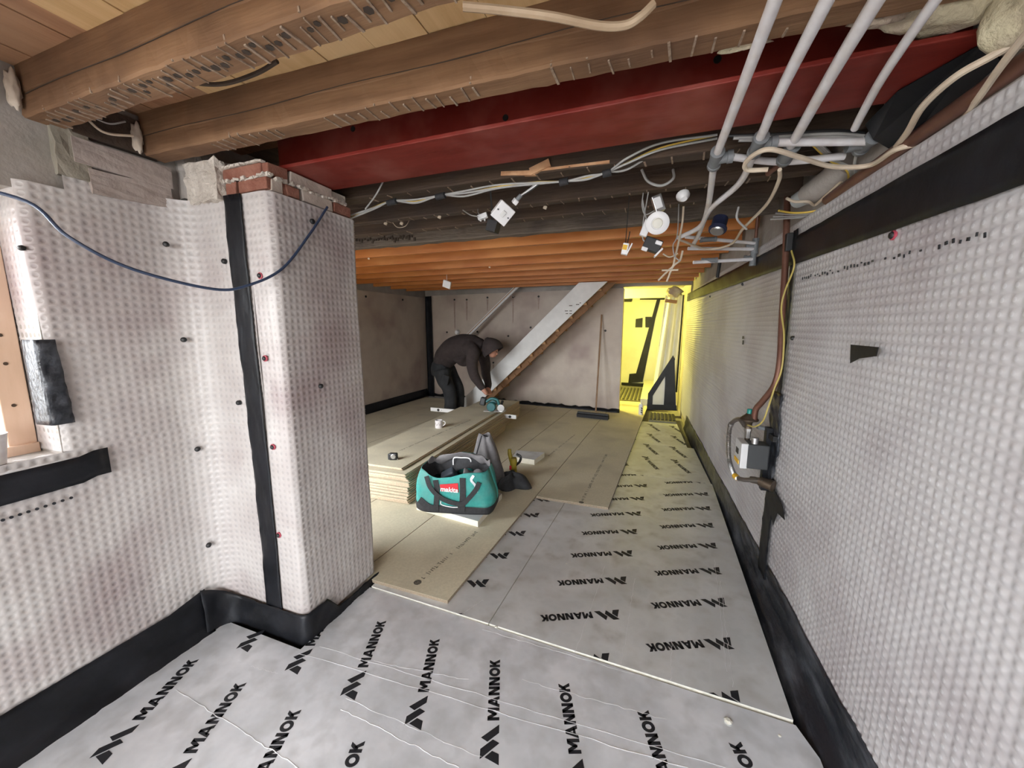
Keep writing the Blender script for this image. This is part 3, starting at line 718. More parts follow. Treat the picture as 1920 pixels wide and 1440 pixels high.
# ------------------------------------------------------------------ stack of chipboard
sd = Vector((-.036, .9993, 0)); sw = Vector((-.9993, -.036, 0))
def sheet_obj(nr, z, L, Wd, label, group, seed):
    t = thing('chipboard_sheet', label, 'chipboard', (nr[0], nr[1], z), group); n0 = Vector((nr[0], nr[1], 0)); th = .022
    p = [n0, n0 + sd * L, n0 + sd * L + sw * Wd, n0 + sw * Wd]; p = [(q.x, q.y) for q in p]
    MB().prism(p[::-1] if 0 else [p[0], p[1], p[2], p[3]], z + .0055, z + th - .0012).build('core', m_chipe, t)
    MB().prism(p, z + th - .0012, z + th).build('face', m_chip, t)
    g0 = n0 + sw * .022 + sd * .022
    pu = [g0, g0 + sd * (L - .044), g0 + sd * (L - .044) + sw * (Wd - .044), g0 + sw * (Wd - .044)]
    MB().prism([(q.x, q.y) for q in pu], z, z + .0055).build('underside', m_chip, t)
    # tongue along the right edge, shadow gap above and below it
    q = [n0, n0 - sw * .009, n0 - sw * .009 + sd * L, n0 + sd * L]; q = [(v.x, v.y) for v in q]
    MB().prism(q, z + .007, z + .014).build('tongue', m_chipe, t)
    return t
cnt = 11; ords = ['bottom', 'second', 'third', 'fourth', 'fifth', 'sixth', 'seventh', 'eighth', 'ninth', 'tenth', 'eleventh']
for k in range(cnt):
    r = random.Random(k * 3 + 1)
    nr = (-1.80 + r.uniform(-.018, .012) - .003 * k, 2.452 + r.uniform(-.012, .012) + .004 * k)
    sheet_obj(nr, DT + .022 * k, 2.4, .6, ('chipboard sheet lying on the floor at the bottom of the stack' if k == 0 else ords[k] + ' chipboard sheet of the stack counted from the floor') if k < cnt - 1 else 'chipboard sheet directly under the top sheet of the stack', 'stacked chipboard sheets', k)
ZS = DT + .022 * cnt + .022
top = sheet_obj((-1.925, 2.545), ZS - .022, 2.4, .62, 'top sheet of the chipboard stack with mug and saw on it', 'stacked chipboard sheets', 99)
a, c_ = P(750, 845, z=ZS), P(885, 786, z=ZS); stamp(top, a, c_, ZS + .0006, 0, .022, 6, False)
for k in range(11):
    r = random.Random(k + 50)
    sheet_obj((-1.98 + r.uniform(-.01, .01), 4.985 + r.uniform(0, .02)), DT + .022 * k, .75, .6, ('chipboard offcut under the saw end of the stack, lowest' if k == 0 else 'chipboard offcut at the far end of the stack, %s from the floor' % ords[k]), 'chipboard offcuts behind the stack', k)
# ------------------------------------------------------------------ things on and by the stack
p = P(823, 802, z=ZS)
t = thing('mug', 'white enamel mug with a grey print standing on the chipboard stack', 'mug', (p.x, p.y, ZS))
MB().lathe([(.0, 0), (.040, 0), (.043, .006), (.043, .092), (.0405, .092), (.040, .012), (0, .010)], p, n=24).build('cup', m_ceram, t, smooth=True)
hd = Vector((.94, .34, 0))
MB().tube(catmull([p + hd * .042 + Vector((0, 0, .078)), p + hd * .068 + Vector((0, 0, .074)), p + hd * .072 + Vector((0, 0, .045)), p + hd * .042 + Vector((0, 0, .02))], 6), .0055, 8).build('handle', m_ceram, t, smooth=True)
mb = MB()
for k in range(7):
    a = -2.2 + k * .26; mb.box((p.x + .0435 * math.cos(a), p.y + .0435 * math.sin(a), ZS + .05 + .012 * math.sin(k * 2)), (.001, .008, .018), (0, 0, a))
mb.build('print', M('mug_print', (.45, .40, .40), rough=.5), t)
p = P(738, 862, z=ZS)
t = thing('tape_measure', 'black and silver tape measure near the front of the chipboard stack', 'tape measure', (p.x, p.y, ZS))
Rz = Euler((0, 0, .35)).to_matrix()
def lp(v): return p + Rz @ Vector(v)
MB().box(lp((0, 0, .032)), (.075, .04, .064), (0, 0, .35)).build('case', m_blackc, t, bevel=.012)
MB().lathe([(.022, 0), (.022, .003), (.018, .004)], lp((.004, -.02, .036)), Rz @ Vector((0, -1, 0)), 16).build('badge', m_chrome, t)
MB().box(lp((.037, 0, .008)), (.012, .025, .01), (0, 0, .35)).build('hook', m_chrome, t)
MB().box(lp((-.04, 0, .03)), (.008, .03, .05), (0, 0, .35)).build('belt_clip', m_meterd, t)
# spirit level under the top sheet
a, c_ = P(812, 766, z=.235), P(968, 781, z=.235)
a = Vector((-3.13, 4.93, ZS + .005)); c_ = Vector((-1.80, 4.90, ZS - .04))
a = P(808, 767, y=4.93); c_ = P(968, 782, y=4.90)
t = thing('spirit_level', 'long white spirit level pushed through under the top chipboard sheet', 'level', a)
d = (c_ - a).normalized(); L = (c_ - a).length; R_ = Matrix((d, d.cross(Vector((0, 0, 1))).normalized() * -1, Vector((0, 0, 1)))).transposed()
mid = (a + c_) / 2
MB().box(mid, (L, .024, .055), R_).build('rail', m_lev, t, bevel=.003)
for u in (.10, .935):
    q = a + d * L * u; MB().lathe([(.020, 0), (.020, .004), (.013, .005)], (q.x, q.y - .012, q.z), (0, -1, 0), 16).build('hand_hole_grip', m_blackc, t)
q = a + d * L * .14; MB().lathe([(.004, 0), (.004, .004)], (q.x, q.y - .012, q.z), (0, -1, 0), 8).build('screw', m_meterd, t)
# offcuts of foam board
def offcut(pts, z, h, label):
    t = thing('insulation_offcut', label, 'insulation offcut', (pts[0][0], pts[0][1], z))
    MB().prism(pts, z, z + h - .001).build('foam_core', M('offcut_foam', (.84, .80, .68), (.76, .72, .6), 30, .9), t)
    MB().prism(pts, z + h - .001, z + h).build('foil_facing', m_foil2, t); return t
q = [P(*v, z=.065) for v in ((781, 945), (896, 977), (941, 925), (830, 895))]
offcut([(v.x, v.y) for v in q], DT, .045, 'pale foam insulation offcut under the teal bag')
q = [P(*v, z=.075) for v in ((962, 856), (1002, 862), (1021, 848), (968, 844))]
offcut([(v.x, v.y) for v in q], DT, .055, 'small foam insulation block on the deck behind the bag')

# ------------------------------------------------------------------ teal tool bag
bc = Vector((-1.395, 2.53, .066))
t = thing('tool_bag', 'open teal and black canvas tool bag on a foam offcut', 'bag', bc)
yawb = math.radians(12); Rb = Euler((0, 0, yawb)).to_matrix()
BL, BWd, BH = .60, .32, .335
def bag_pt(th, h):
    """th around, h 0..1 height"""
    ex = .42
    cx = math.copysign(abs(math.cos(th)) ** ex, math.cos(th)); sx = math.copysign(abs(math.sin(th)) ** ex, math.sin(th))
    tap = 1 - .16 * h ** 2; bul = 1 + .05 * math.sin(h * PI)
    z = BH * h
    x = BL / 2 * cx * tap * bul; y = BWd / 2 * sx * bul * (1 - .12 * h)
    if h > .5:
        k = (h - .5) / .5
        if sx < -.5: z -= .075 * k * math.exp(-((x + .03) / .15) ** 2)
        if sx > .5: z += .03 * k * math.exp(-((x - .02) / .2) ** 2)
        z += .02 * k * math.sin(x * 14 + 1)
    x += .006 * math.sin(th * 5 + h * 7); y += .008 * math.sin(th * 4 + h * 5)
    return (x, y, z)
def bagw(v): return bc + Rb @ Vector(v)
def band(name, h0, h1, mat, nh=6, off=0.0, n=64, th0=0, th1=2 * PI):
    def fm(s, u):
        th = th0 + (th1 - th0) * s; x, y, z = bag_pt(th, h0 + (h1 - h0) * u); k = math.hypot(x, y)
        return bagw((x * (1 + off / k), y * (1 + off / k), z))
    return grid(name, fm, n, nh, mat, t, .004)
band('body', .16, 1.0, m_teal, 14)
band('base', 0, .17, m_webb, 4, .003)
mb = MB(); mb.prism([tuple(bagw(bag_pt(2 * PI * k / 40, 0)))[:2] for k in range(40)], bc.z + .001, bc.z + .006); mb.build('bottom_panel', m_webb, t)
# dark side panels, lining flaps
def flap(s, u):
    x, y, z = bag_pt(2 * PI * s, 1.0); f = .02 + .05 * u; k = math.hypot(x, y)
    return bagw((x * (1 - f / k * u * 1.2), y * (1 - f / k * u * 1.1), z - .11 * u + .02 * math.sin(s * 40) * u))
grid('lining', flap, 64, 8, m_webb, t, .003)
def rimf(s, u):
    th = PI * (.08 + .84 * s); x, y, z = bag_pt(th, 1.0)
    return bagw((x * 1.0, y - .05 * math.sin(u * PI * .8) + .02 * u, z + .035 * math.sin(u * PI) + .012 * math.sin(s * 22 + u * 3) - .05 * u))
grid('folded_lining', rimf, 40, 10, m_lining, t, .004)
def flap2(s, u):
    x = .06 + .19 * s; return bagw((x, -.06 + .12 * u + .02 * math.sin(s * 7), .235 + .045 * math.sin(u * PI) + .02 * math.sin(s * 9 + u * 4)))
grid('lid_flap', flap2, 18, 12, m_lining, t, .004)
# wire frame of the mouth
MB().tube(catmull([bagw((-.06, .10, .28)), bagw((-.055, .105, .335)), bagw((.0, .11, .34)), bagw((.075, .11, .335)), bagw((.085, .11, .27))], 6), .0055, 8).build('wire_mouth', m_whitep, t, smooth=True)
# front decoration: strap handles, badge, reflective strip
def front(x, h, off=.008):
    # front wall point at local x
    best = None
    for k in range(60):
        th = PI + PI * k / 59; v = bag_pt(th, h)
        if best is None or abs(v[0] - x) < abs(best[0] - x): best = v
    return bagw((x, best[1] - off, best[2]))
def strapline(name, pts, w, mat, off=.010):
    pts = [front(x, h, off) for x, h in pts]; pts = catmull(pts, 5); fn = Rb @ Vector((0, -1, 0)); v = []; f = []
    for i, q in enumerate(pts):
        d = (pts[min(i + 1, len(pts) - 1)] - pts[max(0, i - 1)]).normalized(); sdv = d.cross(fn).normalized() * w / 2
        v += [q - sdv, q + sdv, q + sdv + fn * .004, q - sdv + fn * .004]
    for i in range(len(pts) - 1):
        a_ = i * 4
        for k in range(4): f.append((a_ + k, a_ + (k + 1) % 4, a_ + 4 + (k + 1) % 4, a_ + 4 + k))
    f += [(0, 1, 2, 3), tuple(range(len(v) - 4, len(v)))[::-1]]
    return MB().add(v, f).build(name, mat, t, smooth=False)
strapline('strap', [(-.12, .92), (-.11, .55), (-.12, .1)], .04, m_webb, .006)
strapline('strap', [(.09, .9), (.09, .5), (.08, .08)], .045, m_webb, .006)
strapline('carry_handle', [(-.19, .95), (-.16, .66), (-.10, .42), (-.02, .30), (.08, .26), (.13, .38), (.19, .62), (.215, .8)], .035, m_webb, .022)
strapline('side_panel_edge', [(-.25, .28), (-.17, .12), (-.1, .1)], .05, m_webb, .006)
strapline('reflective_strip', [(.17, .95), (.155, .84), (.185, .72), (.195, .55)], .018, M('reflective', (.55, .58, .60), rough=.3, metal=.4), .007)
strapline('piping', [(-.08, .28), (-.075, .2), (.0, .16), (.05, .165)], .006, m_whitep, .010)
# badge with lettering
bd = [front(-.085, .78, .008), front(.055, .78, .008), front(.058, .52, .009), front(-.08, .52, .009)]
fn = Rb @ Vector((0, -1, 0))
badge = MB().slab(bd, fn, .004).build('badge', m_red, t)
fo = bpy.data.curves.new('wordmark', 'FONT'); fo.body = 'makita'; fo.size = .052; fo.extrude = .001; fo.offset = .0012; fo.shear = .15
fob = bpy.data.objects.new('wordmark_curve', fo); COL.objects.link(fob)
bpy.context.view_layer.update()
dg = bpy.context.evaluated_depsgraph_get(); me = bpy.data.meshes.new_from_object(fob.evaluated_get(dg)); bpy.data.objects.remove(fob)
o0 = front(-.082, .535, .017); rx = (Rb @ Vector((1, 0, -.03))).normalized(); uz = fn.cross(rx).normalized() * -1
if uz.z < 0: uz = -uz
for v in me.vertices: v.co = o0 + rx * v.co.x * .98 + uz * v.co.y + fn * (v.co.z * 1.0)
mesh_obj('wordmark', me, m_whitep, t)
# things inside the bag
o = MB().box(bagw((-.05, .02, .19)), (.11, .09, .16), Rb @ Euler((.2, -.5, .2)).to_matrix()).build('tool_case', M('dark_tool_case', (.05, .06, .075), rough=.45), bevel=.012); tag(o, 'dark grey tool case sticking up inside the open teal bag', 'tool case')

# work jacket behind the bag, with a yellow tool and a dark cloth heap
jc = Vector((-1.38, 3.06, DT))
def jack(s, u):
    th = 2 * PI * s; h = .47 * u
    r = (.15 - .105 * u ** 1.8) * (1 + .10 * math.sin(3 * th + 2 * u) + .06 * math.sin(7 * th + 5 * u))
    return jc + Vector((r * math.cos(th) * 1.05 - .02 * u, r * math.sin(th) * .8, h + .015 * math.sin(th * 2)))
t = thing('work_jacket', 'grey hooded work jacket slumped upright behind the teal bag', 'jacket', jc)
grid('cloth', jack, 56, 20, m_lining, t, .006)
MB().tube(catmull([jack(.70, .15), jack(.69, .5), jack(.70, .8), jack(.72, .98)], 6), .007, 6).build('zip', m_webb, t)
MB().tube(catmull([jack(.60, .42), jack(.63, .40), jack(.67, .36)], 4), .004, 6).build('hem_trim', m_yelc, t)
def heap(c, rx_, ry_, h, seed):
    def f(s, u):
        th = 2 * PI * s; r = math.cos(u * PI / 2) ** .8; z = h * math.sin(u * PI / 2)
        k = 1 + .22 * math.sin(3 * th + seed) + .12 * math.sin(5 * th + 2 * seed + 3 * u)
        return c + Vector((rx_ * r * math.cos(th) * k, ry_ * r * math.sin(th) * k, z * (1 + .15 * math.sin(4 * th + seed))))
    return f
o = grid('cloth_heap', heap(Vector((-1.16, 3.12, DT)), .15, .13, .11, 1.3), 48, 12, m_webb, None, .005); tag(o, 'crumpled black cloth heap on the deck right of the jacket', 'cloth')
p = Vector((-1.20, 3.28, DT))
t = thing('hand_tool', 'yellow and black hand tool standing behind the jacket', 'tool', p)
MB().lathe([(.03, 0), (.034, .05), (.03, .12), (.036, .15), (.03, .2)], p, n=14).build('body', m_olive, t, smooth=True)
MB().tube(catmull([p + Vector((-.02, 0, .16)), p + Vector((-.04, 0, .24)), p + Vector((-.045, .01, .28))], 5), [.02] * 6 + [.018] * 4 + [.012], 10).build('horn', m_olive, t, smooth=True)
MB().tube(catmull([p + Vector((.02, 0, .13)), p + Vector((.06, 0, .17)), p + Vector((.07, 0, .22)), p + Vector((.03, 0, .24))], 5), .012, 8).build('grip', m_blackc, t, smooth=True)
MB().box(p + Vector((-.02, -.03, .11)), (.02, .012, .04)).build('trigger', m_red, t)

# ------------------------------------------------------------------ circular saw
sp = P(925, 771, z=ZS)
t = thing('circular_saw', 'small teal cordless circular saw held by the worker on the stack', 'saw', sp)
Rs = Euler((0, 0, math.radians(8))).to_matrix()
def sw_(v): return sp + Rs @ Vector(v)
MB().box(sw_((.02, .02, .004)), (.30, .14, .006), Rs).build('sole_plate', m_chrome, t, bevel=.002)
MB().lathe([(.062, 0), (.066, .012), (.066, .03), (.055, .045)], sw_((-.01, -.045, .075)), Rs @ Vector((0, -1, 0)), 24).build('blade_guard', m_tealp, t, smooth=True)
MB().cyl(sw_((.0, -.02, .11)), sw_((.0, .10, .11)), .045, .04).build('motor', m_tealp, t, smooth=True)
MB().tube(catmull([sw_((-.10, .0, .13)), sw_((-.03, .0, .175)), sw_((.05, 0, .165)), sw_((.075, 0, .12)), sw_((.08, 0, .06))], 5), .02, 10).build('handle', m_tealp, t, smooth=True)
MB().box(sw_((-.145, 0, .135)), (.075, .075, .11), Rs @ Euler((0, .2, 0)).to_matrix()).build('battery', m_blackc, t, bevel=.01)
MB().box(sw_((-.145, -.039, .135)), (.045, .003, .07), Rs @ Euler((0, .2, 0)).to_matrix()).build('battery_label', m_meterd, t)
MB().lathe([(.05, 0), (.05, .018)], sw_((.115, -.02, .055)), Rs @ Vector((0, -1, 0)), 20).build('lower_guard', m_chrome, t, smooth=True)
MB().box(sw_((.12, -.01, .035)), (.05, .04, .055), Rs).build('bracket', m_lev, t, bevel=.004)
MB().cyl(sw_((.11, .03, .10)), sw_((.12, .06, .14)), .018).build('front_knob', m_blackc, t, smooth=True)

# ------------------------------------------------------------------ the worker
YB = 5.40
def skin(name, chains, mat, parent, sub=2, root=0):
    """chains: list of [(pos, radius), ...]; equal positions are merged"""
    V, Rr, E, idx = [], [], [], {}
    for ch in chains:
        prev = None
        for (q, r) in ch:
            k = tuple(round(c, 4) for c in q)
            if k not in idx: idx[k] = len(V); V.append(k); Rr.append(r if isinstance(r, tuple) else (r, r))
            i = idx[k]
            if prev is not None and prev != i: E.append((prev, i))
            prev = i
    me = bpy.data.meshes.new(name); me.from_pydata(V, E, [])
    o = mesh_obj(name, me, None, parent)
    md = o.modifiers.new('skin', 'SKIN'); md.use_smooth_shade = True
    for i, sv in enumerate(me.skin_vertices[0].data): sv.radius = Rr[i]; sv.use_root = (i == root)
    s2 = o.modifiers.new('sub', 'SUBSURF'); s2.levels = sub; s2.render_levels = sub
    me.materials.append(mat)
    return o
def B(px, py, dy=0.0): return P(px, py, y=YB + dy)
hipc = B(833, 688); per = thing('person', 'worker in a dark hooded top and black trousers bent over the saw', 'person', (hipc.x, YB, DT))
shc = B(893, 652); neck = B(904, 652)
headc = B(917, 652)
nl = B(887, 660, -.19); fl = B(903, 662, .19)          # shoulders near / far
ne = B(889, 703, -.22); fe = B(911, 700, .20)
nw = B(906, 730, -.16); fw_ = B(915, 730, .0)
chest = B(870, 655); waist = B(845, 672)
nh = B(829, 694, -.10); fh = B(838, 692, .10)
nk = B(841, 728, -.11); fk = B(858, 728, .11)
na = Vector((nk.x + .02, nk.y, DT + .09)); fa = Vector((fk.x - .0, fk.y, DT + .09))
# body: continuous figure, grown as one fused surface; garments likewise
def fused(name, limbs, mat, vox=.014, smooth=6):
    mb = MB()
    for pts in limbs:
        P_ = [Vector(q) for q, *_ in pts]; c = catmull(P_, 6); R0 = [r[1] for r in pts]; F0 = [r[2] if len(r) > 2 else 1.0 for r in pts]; k = len(pts)
        rr = []; ff = []
        for i in range(len(c)):
            u = i / 6; a = min(int(u), k - 2); w = u - a; w = w * w * (3 - 2 * w)
            rr.append(R0[a] + (R0[a + 1] - R0[a]) * w); ff.append(F0[a] + (F0[a + 1] - F0[a]) * w)
        # rings: u across Y (side to side), v perpendicular
        n = 18; v = []; kk = len(c)
        for i in range(kk):
            T = (c[min(i + 1, kk - 1)] - c[max(i - 1, 0)]).normalized(); sd_ = Vector((0, 1, 0)); sd_ = (sd_ - T * sd_.dot(T)).normalized(); w_ = T.cross(sd_)
            for j in range(n):
                th = 2 * PI * j / n; v.append(c[i] + sd_ * math.cos(th) * rr[i] * ff[i] + w_ * math.sin(th) * rr[i])
        f = [(i * n + j, i * n + (j + 1) % n, (i + 1) * n + (j + 1) % n, (i + 1) * n + j) for i in range(kk - 1) for j in range(n)]
        b0 = len(v); v += [c[0], c[-1]]
        f += [(b0, (j + 1) % n, j) for j in range(n)] + [(b0 + 1, (kk - 1) * n + j, (kk - 1) * n + (j + 1) % n) for j in range(n)]
        mb.add(v, f)
    o = mb.build(name, mat, per)
    md = o.modifiers.new('fuse', 'REMESH'); md.mode = 'VOXEL'; md.voxel_size = vox; md.use_smooth_shade = True
    sm = o.modifiers.new('smooth', 'SMOOTH'); sm.iterations = smooth; sm.factor = .5
    return o
rump = B(826, 691)
fused('body', [[(hipc, .09, 1.5), (waist, .09, 1.5), (chest, .10, 1.5), (B(892, 648), .08, 1.5)], [(B(888, 648), .07), (neck, .06), (headc + Vector((0, 0, .0)), .085), (B(923, 657), .088), (B(923, 664), .07), (B(921, 669), .04)],
               [(B(888, 655, -.12), .05), (nl, .055), (ne, .04), (nw, .03)], [(B(893, 655, .12), .05), (fl, .055), (fe, .04), (fw_, .03)],
               [(nh, .08), (nk, .055), (na, .04)], [(fh, .08), (fk, .055), (fa, .04)]], m_skin, .012, 3)
MB().tube([B(928, 659), B(932.5, 664), B(929, 666)], [.011, .016, .011], 8).build('nose', m_skin, per, smooth=True)
for dy in (-.035, .035):
    MB().lathe([(.001, 0), (.008, .003), (.010, .006), (.001, .012)], B(930.5, 659, dy), (1, 0, -.4), 8).build('eye', m_blackc, per)
MB().tube([B(926, 669, -.022), B(928, 669.5, 0), B(926, 669, .022)], .006, 6).build('mouth', M('lips', (.36, .14, .11), rough=.6), per)
fused('hooded_top', [[(B(829, 684), .155, 1.1), (B(838, 668), .185, 1.12), (B(852, 656), .205, 1.12), (B(868, 650), .20, 1.12), (B(884, 648), .175, 1.15), (B(897, 650), .14, 1.1), (B(906, 653), .11, 1.0)],
                [(B(880, 652, -.12), .12), (nl, .105), (B(885, 682, -.23), .088), (ne, .078), (B(899, 720, -.18), .062), (nw, .050)],
                [(B(890, 654, .12), .12), (fl, .105), (B(910, 682, .22), .085), (fe, .075), (B(915, 718, .12), .060), (fw_, .048)],
                [(B(862, 668, -.10), .11), (B(868, 678, -.04), .08), (B(880, 672, 0), .09)]], m_hood, .014, 7)
# hood shell around the head
hc = B(920, 649); hq = Vector((.50, 0, -.86)).normalized()
def hoodf(s, u):
    th = 2 * PI * s; r = .150 * math.sin(max(.03, u) * PI * .62) ** .7
    ax = Vector((hq.z * -1, 0, hq.x)).normalized(); sd_ = Vector((0, 1, 0))
    k = 1 + .03 * math.sin(5 * th)
    return hc - hq * (.125 - .25 * u) + (ax * math.cos(th) * 1.12 + sd_ * math.sin(th) * .9) * r * k + Vector((-.01, 0, .01))
grid('hood', hoodf, 32, 16, m_hood, per, .012)
fused('trousers', [[(B(838, 680), .15, 1.15), (B(829, 690), .175, 1.1), (B(828, 704), .155, 1.1)],
                   [(nh, .14), (B(833, 712, -.11), .122), (nk, .105), (B(845, 750, -.11), .098), (na, .10)],
                   [(fh, .14), (B(849, 712, .11), .12), (fk, .103), (B(860, 750, .11), .096), (fa, .098)]], m_trous, .014, 6)
for q, s_ in ((B(835, 712, -.225), .10),):
    MB().box(q, (.12, .03, .15), (0, .3, 0)).build('thigh_pocket', m_trous, per, bevel=.012)
for a_ in (na, fa):
    f = skin('boot', [[(a_ + Vector((0, 0, .02)), .062), (a_ + Vector((.01, 0, -.04)), .052), (a_ + Vector((.10, 0, -.05)), (.05, .04)), (a_ + Vector((.17, 0, -.052)), (.045, .036))]], m_blackc, per)
# hands: palm and five separate fingers closed around the saw handle
def hand(wr, dirv, palmn, tgt, name, K=1.3):
    d = Vector(dirv).normalized(); n = Vector(palmn).normalized(); s_ = d.cross(n).normalized(); ch = []
    kn = wr + d * .085
    ch.append([(wr - d * .03, .030), (wr, .031), (wr + d * .04, (.040, .024)), (kn, (.042, .022))])
    for k, (o_, l) in enumerate(((.032, .9), (.011, 1.0), (-.011, .95), (-.031, .75))):
        b0 = kn + s_ * o_ - d * .01
        ch.append([(wr + d * .04 + s_ * o_ * .6, .014), (b0, .0115), (b0 + (d * .8 + n * .5).normalized() * .042 * l, .0105), (b0 + (d * .8 + n * .5).normalized() * .042 * l + (n * .95 - d * .1).normalized() * .03 * l, .0095), (b0 + (d * .8 + n * .5).normalized() * .042 * l + (n * .95 - d * .1).normalized() * .03 * l + (n * .4 - d * .9).normalized() * .022 * l, .0085)])
    tb_ = wr + d * .025 + s_ * .032
    ch.append([(wr + d * .02 + s_ * .018, .018), (tb_, .015), (tb_ + (s_ * .6 + d * .7 + n * .3).normalized() * .038, .0125), (tb_ + (s_ * .6 + d * .7 + n * .3).normalized() * .038 + (d * .7 + n * .8).normalized() * .03, .010)])
    ch = [[(wr + (q - wr) * K, (r[0] * K, r[1] * K) if isinstance(r, tuple) else r * K) for q, r in c] for c in ch]
    return skin(name, ch, m_skin, per, 2)
hand(nw, (.62, .12, -.78), (.30, .80, -.30), None, 'hand')
hand(fw_, (.5, -.5, -.75), (.2, -.8, -.5), None, 'hand')

# ------------------------------------------------------------------ staircase
t = thing('staircase', 'new timber staircase with a white primed string rising to the right', 'staircase', (-3.1, 6.2, DT))
ys = 5.90
poly = [(-1.12, 2.10), (-3.17, .13), (-3.17, DT), (-2.93, DT), (-.70, 2.10)]
def string(y, th, name, mat, poly=poly):
    return MB().slab([(x, y, z) for x, z in poly], (0, 1, 0), th).build(name, mat, t, bevel=.003)
string(ys, .032, 'string', m_whited)
string(6.56, .03, 'string', m_pine, [(-1.12, 2.08), (-3.17, .13), (-3.17, DT), (-2.93, DT), (-.72, 2.08)])
for k in range(10):
    z = .20 * (k + 1) + .0; x = -2.93 + .212 * k
    MB().bb(x - .02, x + .235, ys + .032, 6.56, z - .03, z).build('tread', m_pine, t)
    MB().bb(x, x + .014, ys + .032, 6.56, z - .2 if k else DT, z - .03).build('riser', m_pine, t)
# carriage below the string
MB().slab([(x, ys + .09, z) for x, z in ((-.72, 2.09), (-2.93, DT + .01), (-2.80, DT), (-.585, 2.09))], (0, 1, 0), .05).build('carriage', m_pinek, t)
for k in range(9):
    u = (k + .5) / 9; x = -2.75 + 2.1 * u; z = .06 + 1.94 * u
    MB().box((x - .03, ys + .08, z + .015), (.11, .02, .05), (0, -.75, 0)).build('bracket', m_pinek, t)
# print on the string
mb = MB()
for (px, py, w) in ((1070, 573, .05), (1083, 571, .05), (1062, 583, .05), (1070, 583, .04), (1063, 588, .04), (1070, 588, .04), (1088, 568, .02)):
    q = P(px, py, y=ys - .001); mb.box(q, (w, .001, .012), (0, .0, 0))
mb.build('print', m_chipink, t)
# handrail
a, c_ = P(972, 535, y=6.45), P(868, 638, y=6.45)
d = (c_ - a).normalized()
t2 = thing('handrail', 'thin white handrail rising above the staircase string', 'handrail', c_)
R_ = Matrix((d, Vector((0, 1, 0)), d.cross(Vector((0, 1, 0))))).transposed()
MB().box((a + c_) / 2, ((c_ - a).length + .5, .045, .065), R_).build('rail', m_whited, t2, bevel=.004)
MB().box((a + c_) / 2 + Vector((0, -.024, .012)), ((c_ - a).length + .5, .006, .012), R_).build('groove_bead', m_pine, t2)
for u in (.15, .85):
    q = a + (c_ - a) * u; MB().cyl(q, (q.x, bwy(q.x), q.z - .03), .012).build('bracket', m_chrome, t2)
# light fitting cap above the worker
q = PB(858, 623, .02); o = MB().lathe([(.05, 0), (.05, .02), (.035, .05), (.0, .055)], q, _bn, 16).build('blanking_cover', m_whitep, smooth=True); tag(o, 'round white cap on the back wall above the worker', 'cap')

# broom
t = thing('broom', 'wide black broom with a wooden handle leaning on the back wall', 'broom', P(1112, 780, z=DT))
h0, h1 = P(1117, 772, z=.09), PB(1128, 590, .03)
MB().tube([h0, h1], .0135, 10).build('handle', m_broomw, t, smooth=True)
a, c_ = P(1083, 776, z=.06), P(1141, 782, z=.06); d = (c_ - a).normalized(); ang = math.atan2(d.y, d.x)
MB().box((a + c_) / 2 + Vector((0, 0, .03)), ((c_ - a).length, .06, .03), (0, 0, ang)).build('head', m_blackc, t, bevel=.006)
MB().box((a + c_) / 2 + Vector((0, -.006, -.012)), ((c_ - a).length * 1.01, .075, .055), (.12, 0, ang)).build('bristles', m_webb, t)

# ------------------------------------------------------------------ lamp room behind the doorway
lamp_d = bpy.data.lights.new('work_lamp_light', 'AREA'); lamp_d.energy = 150; lamp_d.color = (1.0, .88, .15); lamp_d.shape = 'DISK'; lamp_d.size = .28
lamp = bpy.data.objects.new('work_lamp_light', lamp_d); COL.objects.link(lamp)
lt = thing('work_lamp', 'yellow work lamp on a stand behind the back wall', 'lamp', (-1.55, 7.6, 0))
MB().box((-1.55, 7.6, 1.55), (.30, .10, .24), (0, 0, 1.2)).build('housing', m_olive, lt, bevel=.01)
MB().cyl((-1.55, 7.6, .0), (-1.55, 7.6, 1.45), .018).build('pole', m_blackc, lt)
for k in range(3):
    a_ = k * 2.1; MB().cyl((-1.55, 7.6, .35), (-1.55 + .3 * math.cos(a_), 7.6 + .3 * math.sin(a_), .012), .011).build('leg', m_blackc, lt)
lamp.location = (-1.47, 7.63, 1.56); lamp.rotation_euler = Vector((1, .45, -.12)).to_track_quat('-Z', 'Y').to_euler()
lp2 = bpy.data.lights.new('work_lamp_spill', 'POINT'); lp2.energy = 105; lp2.color = (1.0, .89, .17); lp2.shadow_soft_size = .12
o = bpy.data.objects.new('work_lamp_spill', lp2); COL.objects.link(o); o.location = (-1.2, 7.55, 1.75)
# floor build up in there
o = MB().bb(-2.5, -.12, 7.1, 7.62, -.06, DT).build('chipboard_sheet', m_chip); tag(o, 'chipboard sheet in the yellow light past the doorway', 'chipboard')
def ridged(name, x0, x1, y0, y1, z, n, along, label, parent=None):
    t = thing(name, label, 'mat', ((x0 + x1) / 2, y0, z))
    MB().bb(x0, x1, y0, y1, z - .04, z).build('base_sheet', m_corr, t)
    for k in range(n):
        u = (k + .5) / n
        if along: x = x0 + (x1 - x0) * u; MB().bb(x - .018, x + .018, y0 + .05, y1 - .04, z, z + .016).build('ridge', M('ridge_mat', (.035, .034, .025), rough=.5) if k == 0 else bpy.data.materials['ridge_mat'], t, bevel=.006)
        else: y = y0 + (y1 - y0) * u; MB().bb(x0 + .03, x1 - .03, y - .018, y + .018, z, z + .016).build('ridge', bpy.data.materials['ridge_mat'], t, bevel=.006)
    return t
ridged('ridged_mat', -.03, .36, 6.16, 6.72, .02, 7, True, 'black ridged mat on the floor below the taped triangular panel')
